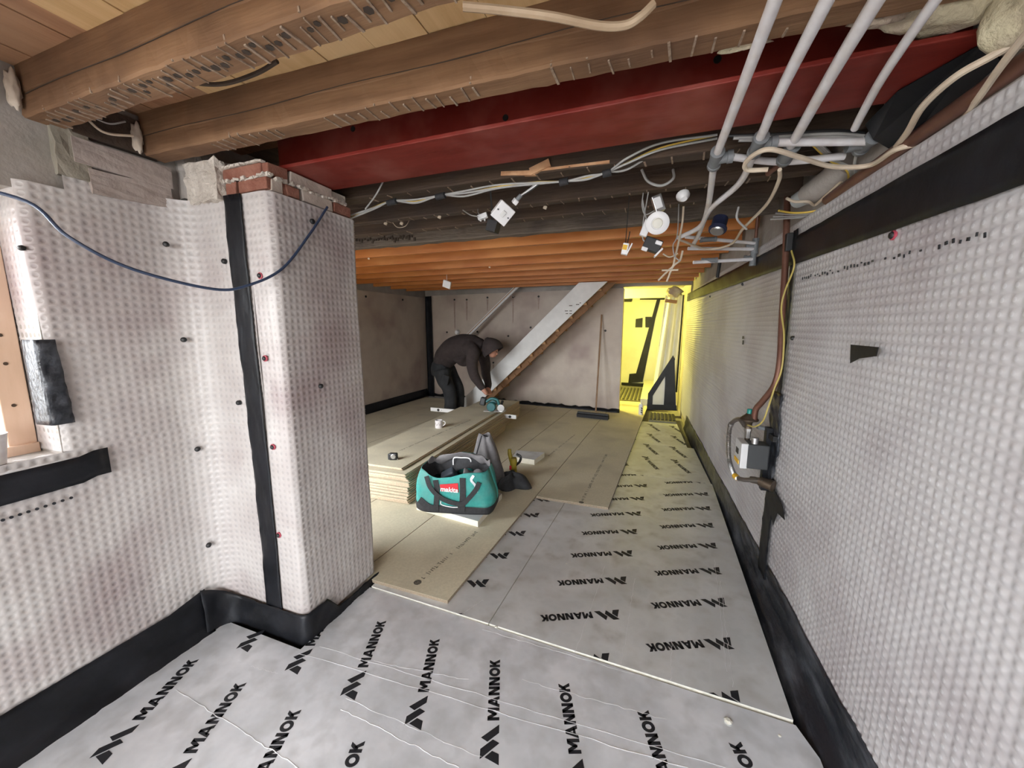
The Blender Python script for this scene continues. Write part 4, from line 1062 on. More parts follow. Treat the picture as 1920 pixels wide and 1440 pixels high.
ridged('ridged_mat', -.80, -.20, 7.72, 9.3, .02, 8, True, 'dark ridged mat in the yellow lit room')
o = MB().bb(-.2, .1, 7.3, 9.9, -.02, .14).build('floor_step', m_memY); tag(o, 'low pale step in the yellow lit room', 'step')
# triangular boxed panel with black taped edges
t = thing('taped_panel', 'triangular membrane panel edged in black tape beside the doorway', 'panel', (.17, 7.05, 0))
def Y7(px, py, dy=0): return P(px, py, y=7.05 + dy)
tri = [Y7(1214, 764), Y7(1218, 735), Y7(1264, 668), Y7(1268, 766)]
MB().slab(tri, (0, 1, 0), .03).build('panel', m_memY, t)
def tstrip(pts, nm='tape_edge', par=None, y=7.04, mat=m_tape):
    return MB().slab([P(px, py, y=y) for px, py in pts], (0, -1, 0), .004).build(nm, mat, par)
tstrip([(1213, 764), (1215, 737), (1224, 738), (1223, 764)], par=t); tstrip([(1215, 738), (1262, 666), (1266, 674), (1257, 690), (1224, 742)], par=t, y=7.036)
tstrip([(1247, 692), (1257, 680), (1265, 670), (1267, 766), (1244, 766), (1247, 720)], par=t, y=7.032); tstrip([(1213, 758), (1269, 760), (1269, 770), (1213, 768)], par=t, y=7.028)
# hanging sheet
def curt(s, u):
    xt = .13 + .31 * s; xb = .0 + .43 * s
    x = xt + (xb - xt) * u; y = 7.55 + .05 * math.sin(s * 19 + u * 2) * (.4 + .6 * u) + .004 * math.sin(s * 41)
    return (x, y, 2.0 - 1.75 * u)
o = grid('hanging_membrane', curt, 60, 24, m_memY, None, .003); tag(o, 'pale membrane hanging in soft folds in the yellow lit room', 'membrane')
def hstrip(s, u): q = curt(.93 + .05 * s, u); return (q[0], q[1] - .012, q[2])
o = grid('sealing_tape', hstrip, 2, 30, m_tape, None, .002); tag(o, 'thin black tape line down the hanging membrane', 'tape')
# back wall strips
def bk(pts, label, y=10.24):
    o = MB().slab([P(px, py, y=y) for px, py in pts], (0, -1, 0), .004).build('sealing_tape', m_tape); tag(o, label, 'tape')
bk([(1188, 716), (1205, 716), (1229, 596), (1238, 562), (1232, 560), (1222, 596)], 'slanting black tape across the yellow back wall')
bk([(1192, 598), (1205, 596), (1204, 614), (1191, 614)], 'square black tape patch on the yellow back wall')
bk([(1210, 594), (1222, 594), (1220, 614), (1210, 614)], 'black tape patch next to the slanting tape', 10.235)
bk([(1165, 717), (1212, 719), (1212, 726), (1165, 722)], 'black tape at the foot of the yellow back wall', 10.23)
bk([(1180, 701), (1192, 700), (1206, 716), (1178, 718)], 'black tape lump at the foot of the slanting tape', 10.225)
bk([(1169, 556), (1187, 556), (1184, 566), (1169, 566)], 'short black tape under the lintel at the left', 10.22)
bk([(1199, 556), (1255, 556), (1252, 562), (1200, 562)], 'long black tape under the lintel', 10.215)
# lintel lit yellow, with foam lump and wooden block
o = MB().bb(-.72, .48, 7.9, 8.05, 1.99, 2.16).build('lintel_board', m_memY); tag(o, 'pale lintel board across the top of the yellow lit room', 'lintel')
def lump(c, r, label, name='foam_lump', mat=None, sc=(1, 1, 1), seed=0):
    bm = bmesh.new(); bmesh.ops.create_icosphere(bm, subdivisions=3, radius=1)
    for v in bm.verts:
        q = v.co; k = 1 + .22 * math.sin(q.x * 4 + seed) * math.cos(q.y * 5 + seed) + .13 * math.sin(q.z * 9 + q.x * 7 + seed)
        v.co = Vector((q.x * sc[0], q.y * sc[1], q.z * sc[2])) * k * r + Vector(c)
    me = bpy.data.meshes.new(name); bm.to_mesh(me); bm.free(); o = mesh_obj(name, me, mat or m_pfoam, None, True); tag(o, label, 'foam'); return o
q = P(1262, 545, y=6.72); lump((q.x + .02, q.y, q.z - .02), .09, 'lumpy yellow foam beside the lintel at the doorway head', sc=(1.3, .8, .9), seed=1)
q = P(1258, 565, y=6.8); o = MB().box(q, (.18, .10, .05), (0, .15, 0)).build('timber_block', m_pine, bevel=.004); tag(o, 'short timber block under the foam at the doorway head', 'block')
# bottle on the deck by the doorway
p = P(1201, 777, z=DT)
t = thing('glue_bottle', 'white nozzle bottle with a striped label standing by the doorway', 'bottle', p)
MB().lathe([(.0, 0), (.033, 0), (.035, .008), (.035, .15), (.03, .175), (.013, .185), (.013, .20), (.008, .21), (.003, .25)], p, n=18).build('body', m_whitep, t, smooth=True)
mb = MB()
for k in range(3): mb.box((p.x + .014, p.y - .0345, p.z + .04 + .035 * k), (.03, .003, .016), (0, .7, 0))
mb.build('label_stripe', m_blackc, t)

# ------------------------------------------------------------------ pier head: bricks, mortar, loose plaster
def brick(c, d, rot, mat, parent, seed):
    r = random.Random(seed); mb = MB().box(c, d, rot)
    mb.v = [tuple(x + r.uniform(-.003, .003) for x in v) for v in mb.v]
    return mb.build('brick', mat, parent, bevel=.004)
# front face courses (facing the viewer) and side courses
zz = 1.995
for k, (z, x0, lens) in enumerate(((1.992, -1.72, (.07, .17)), (2.048, -1.75, (.0, .25)))):
    x = x0
    for l in lens:
        if l <= 0: continue
        brick((x + l / 2, 1.235, z + .024), (l - .008, .10, .047), (0, 0, 0), m_brick, wall_pier, int(z * 1000) + int(x * 100)); x += l + .004
for (y0, y1, z, mm) in ((1.19, 1.285, 2.048, m_brick), (1.29, 1.52, 2.048, m_brickg), (1.20, 1.26, 1.992, m_brickg), (1.27, 1.34, 1.992, m_brick), (1.35, 1.52, 1.992, m_brickg), (1.525, 1.64, 1.992, m_brick)):
    brick((-1.53, (y0 + y1) / 2, z + .024), (.11, y1 - y0 - .006, .047), (0, 0, 0), mm, wall_pier, int(y0 * 1000))
mb = MB()
r = random.Random(5)
for k in range(26):
    if k < 13: c = (-1.73 + .25 * k / 12, 1.188 + r.uniform(0, .01), 2.043 + r.uniform(-.004, .006))
    else: c = (-1.478 + r.uniform(-.006, .004), 1.2 + .4 * (k - 13) / 12, 2.043 + r.uniform(-.006, .006))
    mb.box(c, (r.uniform(.015, .035), r.uniform(.012, .03), r.uniform(.008, .016)), (r.uniform(-.3, .3), r.uniform(-.3, .3), r.uniform(-.3, .3)))
for k in range(8): mb.box((-1.72 + .03 * k, 1.19, 2.10), (.034, .02, r.uniform(.006, .014)), (0, r.uniform(-.2, .2), 0))
o = mb.build('mortar_smears', m_mortar, wall_pier); o['kind'] = 'stuff'
# mortar core behind
MB().bb(-1.95, -1.50, 1.21, 1.63, 1.98, 2.095).build('mortar_bed', m_mortar, wall_pier)
def rough_block(c, d, rot, mat, parent, name, seed, amp=.012):
    bm = bmesh.new(); bmesh.ops.create_cube(bm, size=1); bmesh.ops.subdivide_edges(bm, edges=bm.edges[:], cuts=4, use_grid_fill=True)
    R = Euler(rot).to_matrix(); rr = random.Random(seed)
    for v in bm.verts:
        q = Vector((v.co.x * d[0], v.co.y * d[1], v.co.z * d[2])); q += Vector((rr.uniform(-1, 1), rr.uniform(-1, 1), rr.uniform(-1, 1))) * amp * .6
        v.co = R @ q + Vector(c)
    me = bpy.data.meshes.new(name); bm.to_mesh(me); bm.free(); return mesh_obj(name, me, mat, parent)
rough_block((-1.82, 1.20, 2.05), (.20, .09, .16), (0, 0, 0), m_mortar, wall_pier, 'broken_plaster', 1)
rough_block((-1.93, 1.21, 2.10), (.16, .08, .20), (0, 0, 0), m_plaster, wall_pier, 'broken_plaster', 2)
m_wash = M('whitewashed_stone', (.42, .355, .32), (.34, .28, .25), 10, .92, bump=.4, bscale=40)
rough_block((-1.99, .985, 2.072), (.05, .30, .085), (0, 0, 0), m_wash, wall_left, 'stone', 3, .0025)
rough_block((-1.992, 1.0, 1.985), (.05, .26, .085), (.06, 0, 0), m_wash, wall_left, 'stone', 4, .0025)
rough_block((-1.992, .835, 2.06), (.045, .09, .17), (0, 0, 0), M('damp_render', (.235, .21, .165), (.30, .27, .22), 8, .95, bump=.5, bscale=40), wall_left, 'render_patch', 5, .006)
# timber wall plate between the joists and dark recess
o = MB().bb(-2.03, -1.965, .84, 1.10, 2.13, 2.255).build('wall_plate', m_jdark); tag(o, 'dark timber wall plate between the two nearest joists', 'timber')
# white plaster nibs at the joist ends
for c, sc, lb in (((-1.955, 1.025, 2.185), (.5, .5, 1.5), 'white plaster nib at the end of the joist by the beam'), ((-1.965, .715, 2.20), (.5, .5, 1.6), 'white plaster nib at the end of the nearest joist')):
    lump(c, .034, lb, 'plaster_nib', M('plaster_nib', (.62, .54, .45), (.5, .42, .34), 20, .9), sc, 3)['category'] = 'plaster'
# foam at the right wall head
lump((.585, 1.245, 2.165), .075, 'large lump of creamy expanding foam beside the pipes at the right wall head', sc=(1.7, .7, .75), seed=2)
lump((.70, 1.20, 2.13), .085, 'dusty brownish foam at the joist end above the black tape', sc=(.8, 1.2, 1.3), seed=5)
lump((.44, 1.215, 2.145), .035, 'small foam bead over the red beam between the pipes', sc=(1.4, .5, .5), seed=8)
lump((.17, 1.20, 2.14), .02, 'thin foam bead along the joist left of the second pipe', sc=(2.8, .5, .5), seed=4)
# brown pipe along the right wall head
o = MB().tube(catmull([(.74, -.5, 2.01), (.715, .8, 2.005), (.685, 1.45, 1.995), (.66, 2.1, 1.985)], 8), .021, 12).build('copper_pipe', m_copper, smooth=True); tag(o, 'brown copper pipe along the head of the right wall', 'pipe')

# ------------------------------------------------------------------ white pipes and fittings
def pipe(name, pts, r, label, sub=8, mat=None):
    o = MB().tube(catmull(pts, sub), r, 14).build(name, mat or m_pipe, smooth=True); return tag(o, label, 'pipe')
ZP = 2.062
pipe('white_pipe', [(.20, -1.6, ZP), (.19, -.3, ZP), (.18, .95, ZP), (.172, 1.62, ZP - .005)], .0135, 'white overhead pipe, leftmost of the four crossing the beam')
pipe('white_pipe', [(.27, -1.6, ZP), (.272, .98, ZP), (.287, 1.555, ZP - .003)], .0135, 'white overhead pipe, second of the four from the left')
pipe('white_pipe', [(.27, -1.6, ZP), (.315, -.3, ZP), (.36, 1.01, ZP), (.40, 1.66, ZP - .003)], .0145, 'white overhead pipe, third of the four from the left')
pipe('white_pipe', [(.40, -1.6, ZP + .01), (.425, -.4, ZP + .009), (.44, .4, ZP + .008), (.452, .8, ZP + .008), (.468, 1.05, ZP + .006), (.495, 1.3, ZP + .002), (.53, 1.5, ZP - .002), (.545, 1.58, ZP - .006)], .0105, 'thinner white overhead pipe, rightmost of the four, bent at its end')
def tee(c, ax, br, r, label):
    c = Vector(c); ax = Vector(ax).normalized(); t = thing('pipe_tee', label, 'pipe fitting', c)
    MB().lathe([(r, -.05), (r * 1.12, -.05), (r * 1.12, -.036), (r, -.034), (r, .034), (r * 1.12, .036), (r * 1.12, .05), (r, .05)], c, ax, 18).build('body', m_fit, t, smooth=True)
    if br is not None:
        br = Vector(br).normalized(); MB().lathe([(r * .9, 0), (r * .9, .036), (r * 1.05, .037), (r * 1.05, .055), (r * .9, .055)], c, br, 18).build('branch', m_fit, t, smooth=True)
    return t
tee((.172, 1.665, ZP - .01), (0, 1, -.12), (1, 0, .03), .021, 'grey pipe tee on the leftmost white pipe')
tee((.29, 1.60, ZP - .008), (0, 1, -.1), (1, 0, 0), .021, 'grey pipe tee on the second white pipe')
tee((.405, 1.705, ZP - .008), (0, 1, -.1), None, .023, 'grey coupler on the third white pipe')
pipe('white_pipe', [(.345, 1.60, ZP - .008), (.62, 1.70, ZP - .006)], .0125, 'short white pipe from the second tee toward the wall')
pipe('white_pipe', [(.225, 1.667, ZP - .01), (.40, 1.77, ZP - .012), (.60, 1.80, ZP - .01)], .0125, 'short white pipe from the first tee toward the wall, behind the loop')
tee((.635, 1.73, ZP), (0, 1, 0), (-1, 0, 0), .022, 'grey elbow against the wall by the black tape')
pipe('white_pipe', [(.172, 1.71, ZP - .015), P(1327, 390, z=2.03), P(1312, 425, z=2.0), P(1272, 446, z=1.98)], .0125, 'white pipe dropping from the first tee toward the orange joists')
pipe('white_pipe', [(.293, 1.65, ZP - .013), P(1385, 345, z=2.04), P(1330, 395, z=2.02), P(1310, 440, z=2.0), P(1298, 462, z=1.98)], .0125, 'white pipe dropping from the second tee toward the orange joists')
o = MB().tube([(.41, 1.755, ZP - .015), P(1440, 325, z=2.04)], .0115, 10).build('copper_stub', m_copper, smooth=True); tag(o, 'short brown pipe stub below the grey coupler', 'pipe')
# pipework further back by the wall
MAN = [((1285, 444), (1415, 456), 'upper white pipe of the far manifold near the wall'), ((1290, 466), (1412, 467), 'middle white pipe of the far manifold near the wall'), ((1300, 492), (1410, 486), 'lower white pipe of the far manifold near the wall')]
for (a, c_, lb) in MAN:
    pipe('white_pipe', [P(*a, y=2.9), P(*c_, y=3.05)], .011, lb)
for k, (px, py, lb) in enumerate(((1328, 449, 'grey coupling on the upper far manifold pipe'), (1330, 488, 'grey coupling on the lower far manifold pipe'))):
    q = P(px, py, y=2.94); tee(q, (1, .05, 0), None, .0155, lb)
for k, (px, py, lb) in enumerate(((1416, 462, 'grey manifold elbow at the wall, upper'), (1412, 484, 'grey manifold elbow at the wall, lower'))):
    q = P(px, py, y=3.06); tee(q, (0, 0, 1), (-1, 0, 0), .019, lb)
o = MB().tube([P(1417, 448, y=3.06), P(1421, 405, y=3.0)], .010, 10).build('copper_stub', m_copper, smooth=True); tag(o, 'upright brown pipe above the far manifold', 'pipe')
o = MB().tube([P(1350, 490, y=3.3), P(1345, 520, y=3.35)], .012, 8).build('pipe_bracket', m_blackc, smooth=True); tag(o, 'dark bracket under the far manifold', 'bracket')
# grey duct (rag-like wrapped sleeve) by the wall
q0, q1 = P(1600, 330, z=2.0), P(1500, 370, z=1.97)
t = thing('pipe_sleeve', 'dusty grey wrapped pipe sleeve under the cream cable loops', 'sleeve', q1)
MB().tube([P(1600, 300, z=2.08), P(1560, 335, z=2.06), P(1515, 365, z=2.04)], [.055, .052, .045], 16).build('sleeve', m_plaster, t, smooth=True)
MB().tube([P(1520, 362, z=2.04), P(1495, 376, z=2.035)], [.040, .034], 16).build('collar', M('sleeve_collar', (.42, .45, .46), rough=.5), t, smooth=True)

# ------------------------------------------------------------------ cables
def cab(pts, r, mat, label, name='cable', flat=1.0, sub=8):
    o = cable(name, pts, r, mat, None, 8, sub, flat); return tag(o, label, 'cable')
cab([P(1935, 62, z=2.05), P(1860, 105, z=2.03), P(1790, 145, z=2.02), P(1730, 200, z=2.01), P(1700, 250, z=2.0), P(1668, 290, z=2.0)], .0085, m_cream, 'cream cable arching over the black tape at the wall head')
cab([P(1940, 45, z=2.0), P(1880, 120, z=1.99), P(1830, 190, z=1.98), P(1790, 240, z=1.98), P(1740, 265, z=1.98), P(1680, 280, z=1.98), P(1630, 310, z=1.99), P(1560, 312, z=2.0), P(1500, 295, z=2.01), P(1440, 280, z=2.02), P(1402, 300, z=2.02), P(1400, 318, z=2.01), P(1440, 318, z=2.0)], .008, m_cream, 'cream cable sweeping along the wall and looping round the grey coupler')
cab([P(1462, 318, z=2.0), P(1460, 340, z=1.99), P(1440, 380, z=1.98), P(1410, 412, z=1.97), P(1392, 430, z=1.96), P(1370, 458, z=1.95), P(1325, 467, z=1.95), P(1275, 450, z=1.96)], .007, m_cream, 'cream cable hanging down from the coupler toward the far manifold')
cab([P(1578, 340, z=2.02), P(1550, 365, z=2.0), P(1528, 384, z=1.99), P(1515, 378, z=1.99), P(1490, 378, z=1.99), P(1475, 372, z=2.0)], .006, m_cream, 'short cream cable kinked beside the grey sleeve')
for k, (off, m) in enumerate(((0, m_greyc), (6, m_greyc), (-5, m_yelc), (11, m_greyc))):
    cab([P(1525 + off, 268, z=2.08), P(1560 + off, 300, z=2.06), P(1592 + off * .7, 320, z=2.03), P(1592 + off, 350, z=2.01), P(1570 + off, 378, z=1.99), P(1530 + off * .5, 398 + off * .5, z=1.98), P(1488, 402 + off * .6, z=1.98), P(1455 - off, 400 + off, z=1.98)], .0042, m, ['grey cable in the loop beside the wall, innermost', 'grey cable in the loop beside the wall, second', 'green yellow earth cable in the loop beside the wall', 'grey cable in the loop beside the wall, outermost'][k])
cab([P(1610, 275, z=2.06), P(1602, 310, z=2.03), P(1606, 345, z=2.0), P(1590, 380, z=1.98), P(1545, 402, z=1.97)], .005, m_greyc, 'thick grey cable hanging close to the wall below the elbow')
# electrical bundle under the joist behind the beam
bund = [(645, 408), (700, 388), (735, 377), (780, 374), (826, 366), (870, 360), (930, 347), (1000, 341), (1058, 340), (1100, 330), (1138, 323), (1175, 300), (1240, 268), (1345, 250)]
for k, (dy, m, lb) in enumerate(((0, m_greyc, 'grey cable in the tied bundle under the dark joist, upper'), (5, m_greyc, 'grey cable in the tied bundle under the dark joist, lower'), (3, m_yelc, 'yellow cable in the tied bundle under the dark joist'), (8, m_greyc, 'grey cable sagging lowest in the tied bundle'))):
    pts = []
    for i, (px, py) in enumerate(bund):
        w = 0 if px in (735, 826, 1058, 1138) else dy * (1.2 if px > 1150 else .8) + 2 * math.sin(i * 2.1 + k)
        pts.append(P(px, py + w, y=1.695 + .002 * k) if px < 1160 else P(px, py + w * 1.6, y=1.66 + .02 * k))
    cab(pts, .0042 if k != 2 else .0034, m, lb)
for px, py, lb in ((735, 379, 'black cable tie wrap at the left of the bundle'), (826, 368, 'black cable tie wrap left of the switch'), (1057, 341, 'black cable tie wrap right of the switch'), (1138, 325, 'black cable tie wrap at the right of the bundle')):
    a = P(px - 8, py + 2, y=1.69); c_ = P(px + 8, py - 2, y=1.69); o = MB().tube([a, c_], .014, 10).build('cable_tie', m_webb, smooth=True); tag(o, lb, 'cable tie')
for k in range(3):
    cab([P(1365 + 10 * k, 255 + 4 * k, y=1.62), P(1450, 252 + 5 * k, y=1.63), P(1560, 245 + 6 * k, y=1.66), P(1620, 250 + 5 * k, y=1.7)], .0055, m_greyc if k else m_blackc, ['dark cable under the beam edge behind the pipes, top', 'grey cable under the beam edge behind the pipes, middle', 'grey cable under the beam edge behind the pipes, bottom'][k])
cab([P(720, 337, y=1.6), P(705, 365, y=1.62), P(685, 392, y=1.66)], .0035, m_greyc, 'single grey cable hanging at the left end of the bundle')
cab([P(1203, 318, y=2.0), P(1215, 340, y=2.0), P(1240, 348, y=2.0), P(1262, 335, y=2.0), P(1262, 318, y=2.02)], .006, m_greyc, 'grey cable loop through the dark joist above the downlight')
cab([P(735, 416, y=2.3), P(745, 426, y=2.3), P(760, 424, y=2.3), P(768, 412, y=2.32)], .0025, m_cream, 'thin wire drooping from the dark joist at the left')
cab([(P(1270, 440, y=2.3).x, 2.36, 2.11), P(1270, 440, y=2.3), P(1262, 460, y=2.32), P(1265, 480, y=2.34), P(1275, 490, y=2.36)], .003, m_greyc, 'thin grey wire hanging near the cream cable ends')
cab([P(1385, 388, y=2.2), P(1382, 410, y=2.2), P(1400, 430, y=2.25)], .005, m_greyc, 'grey cable drooping under the dark joist near the wall')
cab([P(868, 12, z=2.12), P(950, 20, z=2.115), P(1040, 32, z=2.10), P(1120, 48, z=2.09), P(1170, 48, z=2.09), P(1200, 32, z=2.10), P(1225, 8, z=2.125)], .0085, M('dusty_tan_cable', (.36, .25, .155), (.46, .34, .225), 8, .6), 'flat cream cable sagging under the nearest joists at the top')
cab([(P(362, 155, z=2.20).x - .03, .832, 2.20), P(362, 155, z=2.20), P(420, 157, z=2.19), P(480, 138, z=2.20), P(520, 115, z=2.21)], .006, m_jdark, 'brown cable bowed under the pale boards between the joists')
cab([P(155, 215, x=-1.95), P(195, 248, x=-1.94), P(250, 255, x=-1.93)], .0045, m_cream, 'cream cable in the recess above the left wall')
cab([P(170, 218, x=-1.95), P(205, 232, x=-1.945), P(235, 228, x=-1.94)], .003, m_greyc, 'thin grey cable in the recess above the left wall')
cab([(-2.08, .46, 1.93), (-1.9, .50, 1.86), P(50, 378, x=-1.72), P(130, 445, x=-1.62), P(250, 505, x=-1.58), P(400, 542, x=-1.53), P(465, 535, x=-1.49), P(530, 503, x=-1.455), P(580, 440, x=-1.45), P(614, 388, x=-1.45)], .0052, m_blue, 'dark blue cable draped from the window across to the pier')
# cream cable ends stripped, hanging in a Y
for k, (pts, lb) in enumerate((([(1279, 420), (1270, 465), (1266, 480), (1262, 498), (1252, 508), (1234, 526)], 'stripped cream cable end hanging left of its pair'), ([(1280, 470), (1275, 488), (1262, 500), (1250, 528)], 'stripped cream cable end hanging right of its pair'))):
    q = P(*pts[0], y=2.45); cab([(q.x, 2.41, 2.11)] * (k == 0) + [P(a, c_, y=2.45) for a, c_ in pts], .0055, m_cream, lb)
o = MB().tube([P(1241, 507, y=2.44), P(1272, 506, y=2.44)], .005, 8).build('cable_clip', m_cream, smooth=True); tag(o, 'cream clip bar across the two cable ends', 'clip')
cab([P(1243, 476, y=2.44), P(1256, 482, y=2.44), P(1271, 475, y=2.44)], .004, m_cream, 'short cream cross piece above the two cable ends')

# hanging light switch
t = thing('light_switch', 'white light switch on its box dangling from the joist cables', 'light switch', P(940, 400, y=1.72))
sc_ = P(943, 400, y=1.70); nrm = (Vector((0, 0, EYE)) - sc_).normalized() + Vector((.22, 0, -.35)); nrm.normalize()
xa = Vector((0, 0, 1)).cross(nrm).normalized(); ya = nrm.cross(xa); ca, sa = math.cos(-.62), math.sin(-.62); xa, ya = xa * ca + ya * sa, ya * ca - xa * sa
RS = Matrix((xa, ya, nrm)).transposed()
MB().box(sc_, (.082, .082, .010), RS).build('plate', m_whitep, t, bevel=.003)
MB().box(sc_ - nrm * .022, (.072, .072, .034), RS).build('back_box', m_whited, t, bevel=.003)
MB().box(sc_ + nrm * .007, (.018, .028, .008), RS @ Euler((.12, 0, 0)).to_matrix()).build('rocker', m_whited, t, bevel=.002)
for s_ in (-1, 1): MB().lathe([(.0035, 0), (.0035, .002)], sc_ + xa * .03 * s_ + nrm * .005, nrm, 8).build('screw', m_meterd, t)
q = P(966, 378, y=1.70); MB().box(q, (.022, .022, .028), RS).build('gland', m_whitep, t, bevel=.003); MB().cyl(q, P(977, 366, y=1.70), .009).build('gland_nut', m_fit, t)
for k, m in enumerate((m_greyc, m_whitep, m_blackc)):
    cab([P(975 + 2 * k, 367, y=1.70), P(992 + 3 * k, 355, y=1.70), P(1008 + 4 * k, 342, y=1.70)], .003, m, ['grey core feeding the hanging switch', 'white core feeding the hanging switch', 'black core feeding the hanging switch'][k])
q = P(905, 406, y=2.0); t = thing('connector_block', 'small white junction connector left of the hanging switch', 'connector', q)
MB().box(q, (.055, .03, .026), (0, -.3, .2)).build('case', m_whitep, t, bevel=.004); MB().tube(catmull([q, (q.x - .04, 2.03, q.z + .03), (q.x - .07, 2.09, 2.11)], 5), .0028, 6).build('flex', m_greyc, t)
for s_ in (-.012, .012): MB().cyl(q + Vector((s_, 0, -.012)), q + Vector((s_, 0, -.024)), .004).build('terminal', m_whited, t)
cab([P(896, 406, y=1.95), P(882, 403, y=1.96), P(868, 394, y=2.0)], .0028, m_greyc, 'thin wire from the junction connector up to the joist')
q = P(925, 425, y=1.78); o = MB().box(q, (.05, .05, .05), (0, .3, 0)).tube([q, (q.x, 1.74, 2.11)], .004, 6).build('socket_box', m_blackc); tag(o, 'black back box hanging behind the switch', 'box')
for px, py, lb in ((723, 419, 'small cream clip under the dark joist, left one'), (753, 419, 'small cream clip under the dark joist, right one'), (824, 407, 'tiny white nail clip under the dark joist'), (1022, 389, 'tiny white clip on the joist right of the switch'), (714, 490, 'small pale cable clip on the orange joist at the left'), (910, 498, 'small white clip on the orange joists')):
    q = P(px, py, z=2.094)
    if py > 430: q.y = 3.104 + .45 * round((q.y - 3.104) / .45)
    o = MB().box(q, (.02, .012, .018), (0, .4, .2)).build('cable_clip', m_cream, bevel=.003); tag(o, lb, 'clip')
q = P(838, 533, y=4.45); o = MB().box(q, (.11, .02, .09), (.2, .35, 0)).tube([q, (q.x, q.y, 2.12)], .003, 6).build('junction_box', m_whitep); tag(o, 'white box lid dangling under the joists above the worker', 'box')

# downlights
q = P(1233, 418, y=2.0); t = thing('downlight', 'white round downlight hanging on its wire below the dark joists', 'downlight', q)
n = ((Vector((0, 0, EYE)) - q).normalized() + Vector((0, 0, -.25))).normalized()
MB().lathe([(.0, 0), (.05, 0), (.052, .004), (.045, .009), (.028, .011), (.026, .006), (.0, .006)], q, n, 28).build('bezel', m_whitep, t, smooth=True)
MB().lathe([(.024, .006), (.02, .012), (.0, .014)], q, n, 20).build('lens', m_lens, t, smooth=True)
MB().lathe([(.036, 0), (.036, -.06), (.028, -.075)], q, n, 20).build('can', m_blackc, t, smooth=True)
q2 = P(1234, 382, y=2.02); t2 = thing('lamp_driver', 'bright metal lamp driver above the hanging downlight', 'driver', q2)
MB().box(q2, (.045, .03, .075), (0, -.35, .2)).build('case', m_chrome, t2, bevel=.003); MB().box(q2 + Vector((.0, -.017, 0)), (.03, .004, .05), (0, -.35, .2)).build('label', m_whitep, t2)
cab([P(1228, 395, y=2.03), P(1210, 402, y=2.05), P(1204, 385, y=2.06), P(1206, 362, y=2.08)], .0028, m_greyc, 'grey flex looping left of the hanging downlight')
cab([P(1205, 375, y=2.06), P(1212, 410, y=2.03), P(1222, 416, y=2.01)], .0028, m_greyc, 'grey flex running into the hanging downlight')
q = P(1211, 428, y=2.05); o = MB().box(q, (.036, .03, .075), (0, .35, .1)).build('connector_box', m_whitep, bevel=.004); tag(o, 'white oblong connector box touching the downlight rim', 'connector')
q = P(1223, 460, y=2.1); t = thing('junction_box', 'black junction box with white plugs hanging below the downlight', 'box', q); MB().tube(catmull([q, q + Vector((-.05, 0, .05)), (q.x - .03, 2.105, 2.11)], 5), .003, 6).build('flex', m_greyc, t)
MB().box(q, (.085, .05, .06), (0, .38, .1)).build('case', m_blackc, t, bevel=.004)
MB().box(q + Vector((-.035, -.028, -.02)), (.03, .012, .018), (0, .38, .1)).build('plug', m_whitep, t, bevel=.003)
MB().box(q + Vector((.03, -.028, .004)), (.032, .012, .018), (0, .38, .1)).build('plug', m_whitep, t, bevel=.003)
MB().box(q + Vector((.03, -.01, -.04)), (.05, .04, .008), (0, -.8, .1)).build('lid', m_whitep, t)
q = P(1172, 467, y=2.1); t = thing('sensor_box', 'small white box with a yellow label dangling left of the black box', 'box', q); MB().tube([q, (q.x + .01, 2.105, 2.11)], .0022, 6).build('flex', m_blackc, t)
MB().box(q, (.03, .03, .055), (0, .2, .1)).build('case', m_whitep, t, bevel=.003); MB().box(q + Vector((0, -.0155, .006)), (.022, .002, .024), (0, .2, .1)).build('label', m_label, t)
MB().box(q + Vector((.02, .0, -.004)), (.006, .034, .06), (0, .45, .1)).build('lid', m_whitep, t)
cab([P(1176, 457, y=2.1), P(1179, 445, y=2.1), P(1181, 434, y=2.1)], .0025, m_blackc, 'dark wire above the small box with yellow label')
q = P(1345, 432, y=2.3); t = thing('downlight', 'unlit dark blue downlight can lying among the pipes by the manifold', 'downlight', q)
MB().lathe([(.042, 0), (.044, .01), (.036, .02), (.036, .07), (.02, .08)], q, (.2, .4, .9), 20).build('can', M('dark_blue_can', (.02, .025, .06), rough=.45), t, smooth=True)
MB().lathe([(.034, -.004), (.03, -.01), (.012, -.012)], q, (.2, .4, .9), 20).build('reflector', m_chrome, t, smooth=True)
q = P(1280, 365, y=2.08); o = MB().lathe([(.03, 0), (.03, .012), (.015, .03)], q, (.2, -.5, -.8), 14).build('ceiling_rose', m_whitep, smooth=True); tag(o, 'small white fitting on the dark joist right of the downlight', 'fitting')

# ------------------------------------------------------------------ gas pipe and meter on the right wall
t = thing('gas_meter', 'gas meter with brown upright pipe, ribbed hose and green capped regulator on the right wall', 'gas meter', PR(1410, 880))
def G(px, py, off=.05): return PR(px, py, off)
pts = [G(1477, 330, .04), G(1473, 480, .035), G(1466, 600, .04), G(1462, 680, .045), G(1452, 722, .06), G(1430, 752, .09), G(1417, 768, .11), G(1414, 790, .11)]
MB().tube(catmull(pts, 6), .0155, 12).build('supply_pipe', m_copper, t, smooth=True)
ew = [G(1484, 470, .05), G(1489, 500, .05), G(1472, 545, .055), G(1465, 580, .06), G(1470, 628, .055), G(1466, 690, .06), G(1452, 728, .075), G(1440, 765, .10), G(1430, 790, .11), G(1415, 800, .13), G(1402, 797, .14)]
MB().tube(catmull(ew, 6), .0042, 8).build('earth_wire', M('earth_wire', (.45, .36, .10), rough=.5), t, smooth=True)
rc = G(1404, 790, .13)
